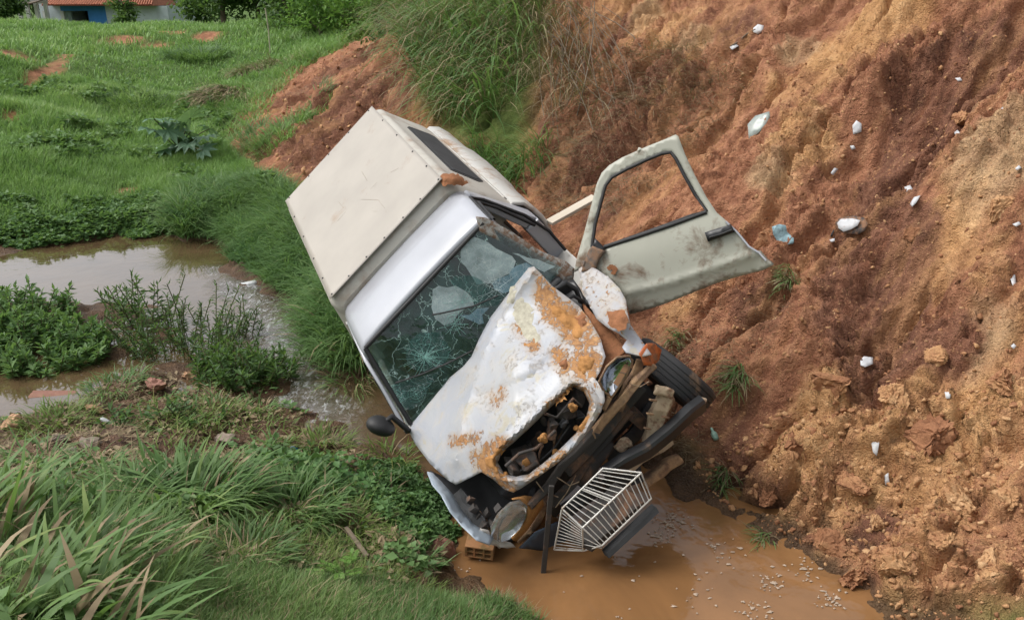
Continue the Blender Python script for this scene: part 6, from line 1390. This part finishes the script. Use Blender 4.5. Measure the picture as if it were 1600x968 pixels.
# castor plant with fingered leaves
def castor():
    p = gpos(282, 238); root = empty('castor_plant', p, 'blue green castor plant with large fingered leaves on the slope', 'plant')
    Vv = []; F = []
    for k in range(8):
        a = (k - 3.5) / 8 * 5.3; L = .42 * (1 - .35 * abs(k - 3.5) / 4); d = np.array([math.cos(a), math.sin(a), 0]); s = np.array([-d[1], d[0], 0]); b = len(Vv)
        Vv += [(0, 0, 0), tuple(d * L * .55 + s * .075 + [0, 0, .012]), tuple(d * L + [0, 0, -.07]), tuple(d * L * .55 - s * .075 + [0, 0, .012]), tuple(d * L * .55 + [0, 0, -.01])]
        F += [(b, b + 1, b + 4), (b + 1, b + 2, b + 4), (b + 4, b + 2, b + 3), (b, b + 4, b + 3)]
    me = bpy.data.meshes.new('leaf'); me.from_pydata(Vv, [], F); me.materials.append(M['castor']); at_ = me.attributes.new('cv', 'FLOAT', 'POINT'); at_.data.foreach_set('value', np.tile([.2, .6, .9, .6, .4], 8).astype(np.float32))
    for k in range(15):
        px, py = rng.uniform(232, 330), rng.uniform(182, 246); q = onray(px, py, (p[1] - .4 + rng.uniform(-.6, .4)) / ray(px, py)[1]) - p; q[2] = max(q[2], .15)
        o = link('leaf', me, None, root); o.location = Vector(q); o.rotation_euler = (rng.uniform(-.7, .3) + .5, rng.uniform(-.4, .4), rng.uniform(0, 6.28)); o.scale = [rng.uniform(.7, 1.15)] * 3
        t = np.linspace(0, 1, 5)[:, None]; tubes('stalk', [t * q + (t * (1 - t)) * [0, 0, .25]], .012, M['stem'], root, 5)
castor()
# broad blades close to the camera, lower left
def broad(px, py, n, L, Wd, label, az, azs, mat='fore', straw=0, lean=(.2, .9), bend=(1., 2.2)):
    return tussock('broad_grass', px, py, n, .30, L, Wd, M[mat], label, straw=straw, az=az, azs=azs, seg=6, lean=lean, bend=bend, cvb=.55)
broad(60, 930, 80, .60, .040, 'broad grass blades crossing the lower left corner', .3, 1.5, straw=60)
broad(-40, 860, 60, .68, .044, 'upright broad blades at the left edge of the near bank', .6, .7, straw=30, lean=(0, .5), bend=(.5, 1.6))
broad(170, 880, 60, .48, .034, 'pale broad grass between the corner and the orange stone', .2, 1.2, straw=60)
broad(120, 1000, 60, .55, .040, 'nearest broad blades at the bottom left', .5, 1.4, straw=20)
broad(290, 960, 5, .42, .018, 'single yellowish blades rising from the fine lawn', .6, .6, lean=(.1, .4), bend=(.4, .9))
# seedling with feathered leaves
p = gpos(540, 912); e = empty('seedling', p, 'small bright green seedling with feathered leaves on the near lawn', 'seedling')
for k in range(9):
    a = k * .7; L = .10; q0 = np.array([rng.normal(0, .05), rng.normal(0, .03), .07 + .03 * (k % 3)]); d = np.array([math.cos(a), math.sin(a) * .8, .25]); B = []; Dd = []
    for t in np.linspace(.15, 1, 9):
        for s in (-1, 1): B.append(q0 + d * L * t); Dd.append(np.array([-d[1] * s, d[0] * s, .1]) + d * .4)
    leaves('leaf', np.array(B), np.array(Dd), .035, .012, np.full(len(B), .85), M['leaf_bright'], e)
tubes('stem', [[(0, 0, -.01), (0, 0, .12)]], .004, M['stem'], e, 5)
# foam on the water
B = []
for px, py, n, s in [(1050, 815, 60, 22), (1035, 840, 25, 14), (1130, 862, 26, 26), (1200, 905, 34, 26), (1262, 885, 26, 30), (1300, 935, 40, 24), (1180, 955, 34, 24), (1010, 900, 8, 60), (930, 940, 8, 70), (720, 895, 8, 30), (1095, 935, 16, 40)]:
    for k in range(n):
        q = atz(px + rng.normal(0, s * .6), py + rng.normal(0, s * .45), .012); B.append(q)
B = np.array(B); n = len(B); Vs = []; Fs = []; off = 0
for q in B:
    m = 7; a = np.sort(rng.uniform(0, 6.283, m)); r_ = rng.uniform(.4, 1.2, m) * rng.choice([.006, .010, .016, .026], p=[.62, .28, .08, .02]); ring = np.stack([q[0] + r_ * np.cos(a) * 1.5, q[1] + r_ * np.sin(a), np.full(m, q[2] - .006)], -1)
    Vs += [ring, q[None] + [[0, 0, .002]]]; Fs.append(np.stack([off + np.arange(m), off + (np.arange(m) + 1) % m, np.full(m, off + m)], -1)); off += m + 1
tag(mesh_np('foam', np.concatenate(Vs), np.concatenate(Fs), mat_simple('foam', (.36, .28, .21), .5, var=.25), None, True), 'scum and foam flecks floating on the brown pool', 'foam', kind='stuff')
# ================================================================ far houses and trees
M['tile'] = mat_simple('roof_tile', (.36, .135, .075), .85, var=.3, scale=6)
M['wall_blue'] = mat_simple('wall_blue', (.045, .20, .52), .8, var=.15, scale=2)
M['wall_pale'] = mat_simple('wall_pale', (.50, .56, .60), .85, var=.15, scale=2)
M['wall_grey'] = mat_simple('wall_block', (.36, .34, .31), .9, var=.2, scale=3)
M['wall_white'] = mat_simple('wall_white', (.55, .55, .53), .9, var=.15, scale=3)
M['shade'] = mat_simple('opening_shade', (.03, .03, .032), .9)  # near-black colour standing for shade inside the porch and window
def far(px, Y): return (px - 800) / FPX * (Y * math.cos(PITCH) + (CAMH - 2.5) * math.sin(PITCH))
Y0 = 52.0; G = .3
x0, x1, xb, xc, xd = far(36, Y0), far(262, Y0), far(137, Y0), far(165, Y0), far(208, Y0)
h = empty('house', ((x0 + x1) / 2, Y0, G), 'low house with red tiled roof and blue wall beyond the crest', 'house'); ox = (x0 + x1) / 2
E0 = 2.55
box('wall', (xb - ox, 0, 0), (xc - ox, .25, E0), M['wall_blue'], h); box('wall', (xc - ox + .003, .02, 0), (x1 - ox, .25, E0), M['wall_pale'], h)
box('back_wall', (x0 - ox, 5, 0), (x1 - ox, 5.25, E0), M['wall_blue'], h); box('side_wall', (x0 - ox + 2.2, .3, 0), (x0 - ox + 2.4, 5, E0), M['wall_pale'], h); box('side_wall', (x1 - ox - .2, .3, 0), (x1 - ox, 5, E0), M['wall_pale'], h)
box('lintel', (x0 - ox + 2.3, .02, E0 - .28), (xb - ox, .22, E0), M['wall_blue'], h); box('porch_back_shade', (x0 - ox + 2.5, 2.6, 0), (xb - ox, 2.8, E0), M['shade'], h)
for px in (68, 96): box('post', (far(px, Y0) - ox - .10, .03, 0), (far(px, Y0) - ox + .10, .21, E0 - .28), M['wall_white'], h)
mesh_py('window_opening', [(xd - ox - .9, .005, .9), (xd - ox + .1, .005, .9), (xd - ox + .1, .005, 1.9), (xd - ox - .9, .005, 1.9)], [(0, 1, 2, 3)], M['shade'], h)
rx0, rx1 = far(76, Y0) - ox, far(248, Y0) - ox
rf = hexa('roof', [(rx0, -.7, E0 + .02), (rx1, -.7, E0 + .02), (rx1, 5.8, E0 + .02), (rx0, 5.8, E0 + .02), (rx0 + .6, 2.4, E0 + 1.6), (rx1 - .6, 2.4, E0 + 1.6), (rx1 - .6, 2.7, E0 + 1.6), (rx0 + .6, 2.7, E0 + 1.6)], M['tile'], h)
for k in range(44):
    x = rx0 + .1 + (rx1 - rx0 - .2) * k / 43; xt = rx0 + .6 + (rx1 - rx0 - 1.2) * k / 43
    tubes('tile_row', [[(x, -.72, E0 + .06), (xt, 2.4, E0 + 1.64)]], .06, M['tile'], rf, 5)
sh = empty('porch', (far(40, 50), 50, G), 'unfinished open porch with white posts left of the blue house', 'porch')
for px in (30, 43, 57, 72): box('post', (far(px, 50) - far(40, 50) - .09, 0, 0), (far(px, 50) - far(40, 50) + .09, .18, 2.7), M['wall_white'], sh)
box('beam', (far(26, 50) - far(40, 50), .01, 2.703), (far(76, 50) - far(40, 50), .17, 2.93), M['wall_grey'], sh); box('rear_wall', (far(26, 50) - far(40, 50), 2.5, 0), (far(76, 50) - far(40, 50), 2.7, 2.9), M['wall_pale'], sh)
box('parapet', (far(48, 50) - far(40, 50) + .1, .02, 0), (far(72, 50) - far(40, 50) - .1, .14, 1.2), M['wall_grey'], sh)
hexa('awning', [(far(44, 50) - far(40, 50), -1.4, 2.45), (far(80, 50) - far(40, 50), -1.4, 2.75), (far(80, 50) - far(40, 50), -.1, 2.95), (far(44, 50) - far(40, 50), -.1, 2.65), (far(44, 50) - far(40, 50), -1.4, 2.52), (far(80, 50) - far(40, 50), -1.4, 2.82), (far(80, 50) - far(40, 50), -.1, 3.02), (far(44, 50) - far(40, 50), -.1, 2.72)], M['bark'], sh)
gw = empty('block_house', (far(252, 55), 55, G), 'bare grey block building right of the red tiled roof', 'house')
wd = far(272, 55) - far(232, 55)
for r_ in range(24):
    for c in range(9):
        o = box('block', (-wd / 2 + (c + (.5 if r_ % 2 else 0)) * wd / 9.5 + .01, 0, r_ * .2), (-wd / 2 + (c + 1 + (.5 if r_ % 2 else 0)) * wd / 9.5 - .01, .15, r_ * .2 + .19), M['wall_grey'], gw)
box('core', (-wd / 2 + .1, .03, 0), (wd / 2 - .1, 4, 4.75), M['wall_white'], gw); box('corner_post', (wd / 2 + .02, -.02, 0), (wd / 2 + .22, .2, 4.9), M['wall_white'], gw)
def tree(px, Y, base, height, crown_r, label, mat, n, leaf, trunk=.12, squash=.8, seed=0, name='tree', crown_base=.35, limbs=7, group=None):
    r = np.random.default_rng(seed); p = np.array([far(px, Y), Y, base]); root = empty(name, p, label, 'tree' if name == 'tree' else 'shrub', group); tips = []
    tp = [[0, 0, -.2]] + [[r.normal(0, .06) * height * k / 4, r.normal(0, .04) * height * k / 4, height * .8 * k / 4] for k in range(1, 5)]
    tr = tubes('trunk', [tp], [np.array([1.2, 1, .8, .55, .2]) * trunk], M['bark'], root, 8)
    for k in range(limbs):
        z0 = height * r.uniform(crown_base * .7, .75); a = k * 2.4 + r.normal(0, .3); L = crown_r * r.uniform(.6, .95); b = np.array([np.interp(z0, [q[2] for q in tp], [q[0] for q in tp]), np.interp(z0, [q[2] for q in tp], [q[1] for q in tp]), z0])
        e_ = b + [math.cos(a) * L, math.sin(a) * L, L * r.uniform(.2, .7)]; tubes('limb', [[b, (b + e_) / 2 + [0, 0, .1 * L], e_]], [np.array([.45, .3, .12]) * trunk], M['bark'], root, 5); tips.append(e_); tips.append((b + e_) / 2)
    tips.append(np.array([0, 0, height * .85])); P = []; cvs = []
    for k in range(int(n / 60)):
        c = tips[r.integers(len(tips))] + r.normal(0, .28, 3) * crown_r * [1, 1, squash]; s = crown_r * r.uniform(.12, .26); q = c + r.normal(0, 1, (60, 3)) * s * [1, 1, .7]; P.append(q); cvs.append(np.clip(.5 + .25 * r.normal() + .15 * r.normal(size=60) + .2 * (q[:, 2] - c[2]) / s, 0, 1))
    P = np.concatenate(P); cvs = np.concatenate(cvs); m = len(P); ok = P[:, 2] > height * .05
    P, cvs = P[ok], cvs[ok]; m = len(P)
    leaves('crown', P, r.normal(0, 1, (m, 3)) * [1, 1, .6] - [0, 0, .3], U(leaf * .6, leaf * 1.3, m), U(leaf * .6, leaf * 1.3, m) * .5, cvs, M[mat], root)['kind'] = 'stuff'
def gb(px, Y): return float(ground(np.array([far(px, Y)]), np.array([float(Y)]))[0])
tree(193, 47, gb(193, 47), 2.9, .75, 'small dark tree standing before the red tiled roof', 'leaf', 1500, .2, seed=1, crown_base=.6)
tree(8, 46, gb(8, 46), 4.0, .8, 'dark tree at the left end beside the open porch', 'leaf', 3600, .28, seed=2)
tree(312, 44, gb(312, 44), 4.5, 1.1, 'dark tree just right of the grey block building', 'leaf', 4800, .28, seed=3, crown_base=.15)
tree(350, 40, gb(350, 40), 4.5, 1.5, 'broad drooping dark tree at the middle of the crest', 'leaf', 6000, .28, seed=4, crown_base=.1)
tree(405, 42, gb(405, 42), 4.2, 1.9, 'dark tree right of the broad drooping one', 'leaf', 4800, .28, seed=5, crown_base=.1)
tree(452, 32, gb(452, 32), 3.0, 1.3, 'mid green bush where the crest meets the bank', 'leaf', 4200, .18, seed=6, name='shrub', crown_base=.05, trunk=.06)
tree(500, 29, gb(500, 29), 2.4, 1.2, 'bright green shrub on the crest left of the bank top', 'leaf_bright', 4200, .17, seed=7, name='shrub', crown_base=.05, trunk=.06)
tree(545, 26, gb(545, 26), 2.2, 1.1, 'bright shrub growing on the top of the far bank', 'leaf_bright', 4200, .16, seed=8, name='shrub', crown_base=.05, trunk=.05)
tree(595, 20, gb(595, 20) - .1, 2.2, .8, 'feathery bright bush hanging beside the tall grass clump', 'leaf_bright', 4800, .10, seed=9, name='shrub', crown_base=.02, trunk=.04)
tree(640, 20, gb(640, 20), 2.4, .9, 'darker bush behind the hanging grass', 'leaf', 3600, .12, seed=10, name='shrub', crown_base=.02, trunk=.05)
for k, (px, Y) in enumerate([(-60, 60), (90, 62), (160, 64), (480, 50), (560, 48), (620, 45)]):
    tree(px, Y, gb(px, Y), 7.0, 3.0, ['tall tree far behind the left end of the crest', 'tall tree far behind the open porch', 'tall tree far behind the blue wall', 'tall tree far behind the mid green bush', 'tall tree far behind the bright shrubs', 'tall tree far behind the feathery bush'][k], 'leaf', 4200, .45, seed=20 + k, trunk=.2)
# thin pale stake on the hill
a = gpos(422, 84); o = tubes('stake', [[(0, 0, -.05), (.03, 0, .7), (.0, 0, 1.35)]], .02, mat_simple('stake_pale', (.42, .38, .28), .8), None, 6); o.location = Vector(a); tag(o, 'thin pale stake standing on the green hillside', 'stake')
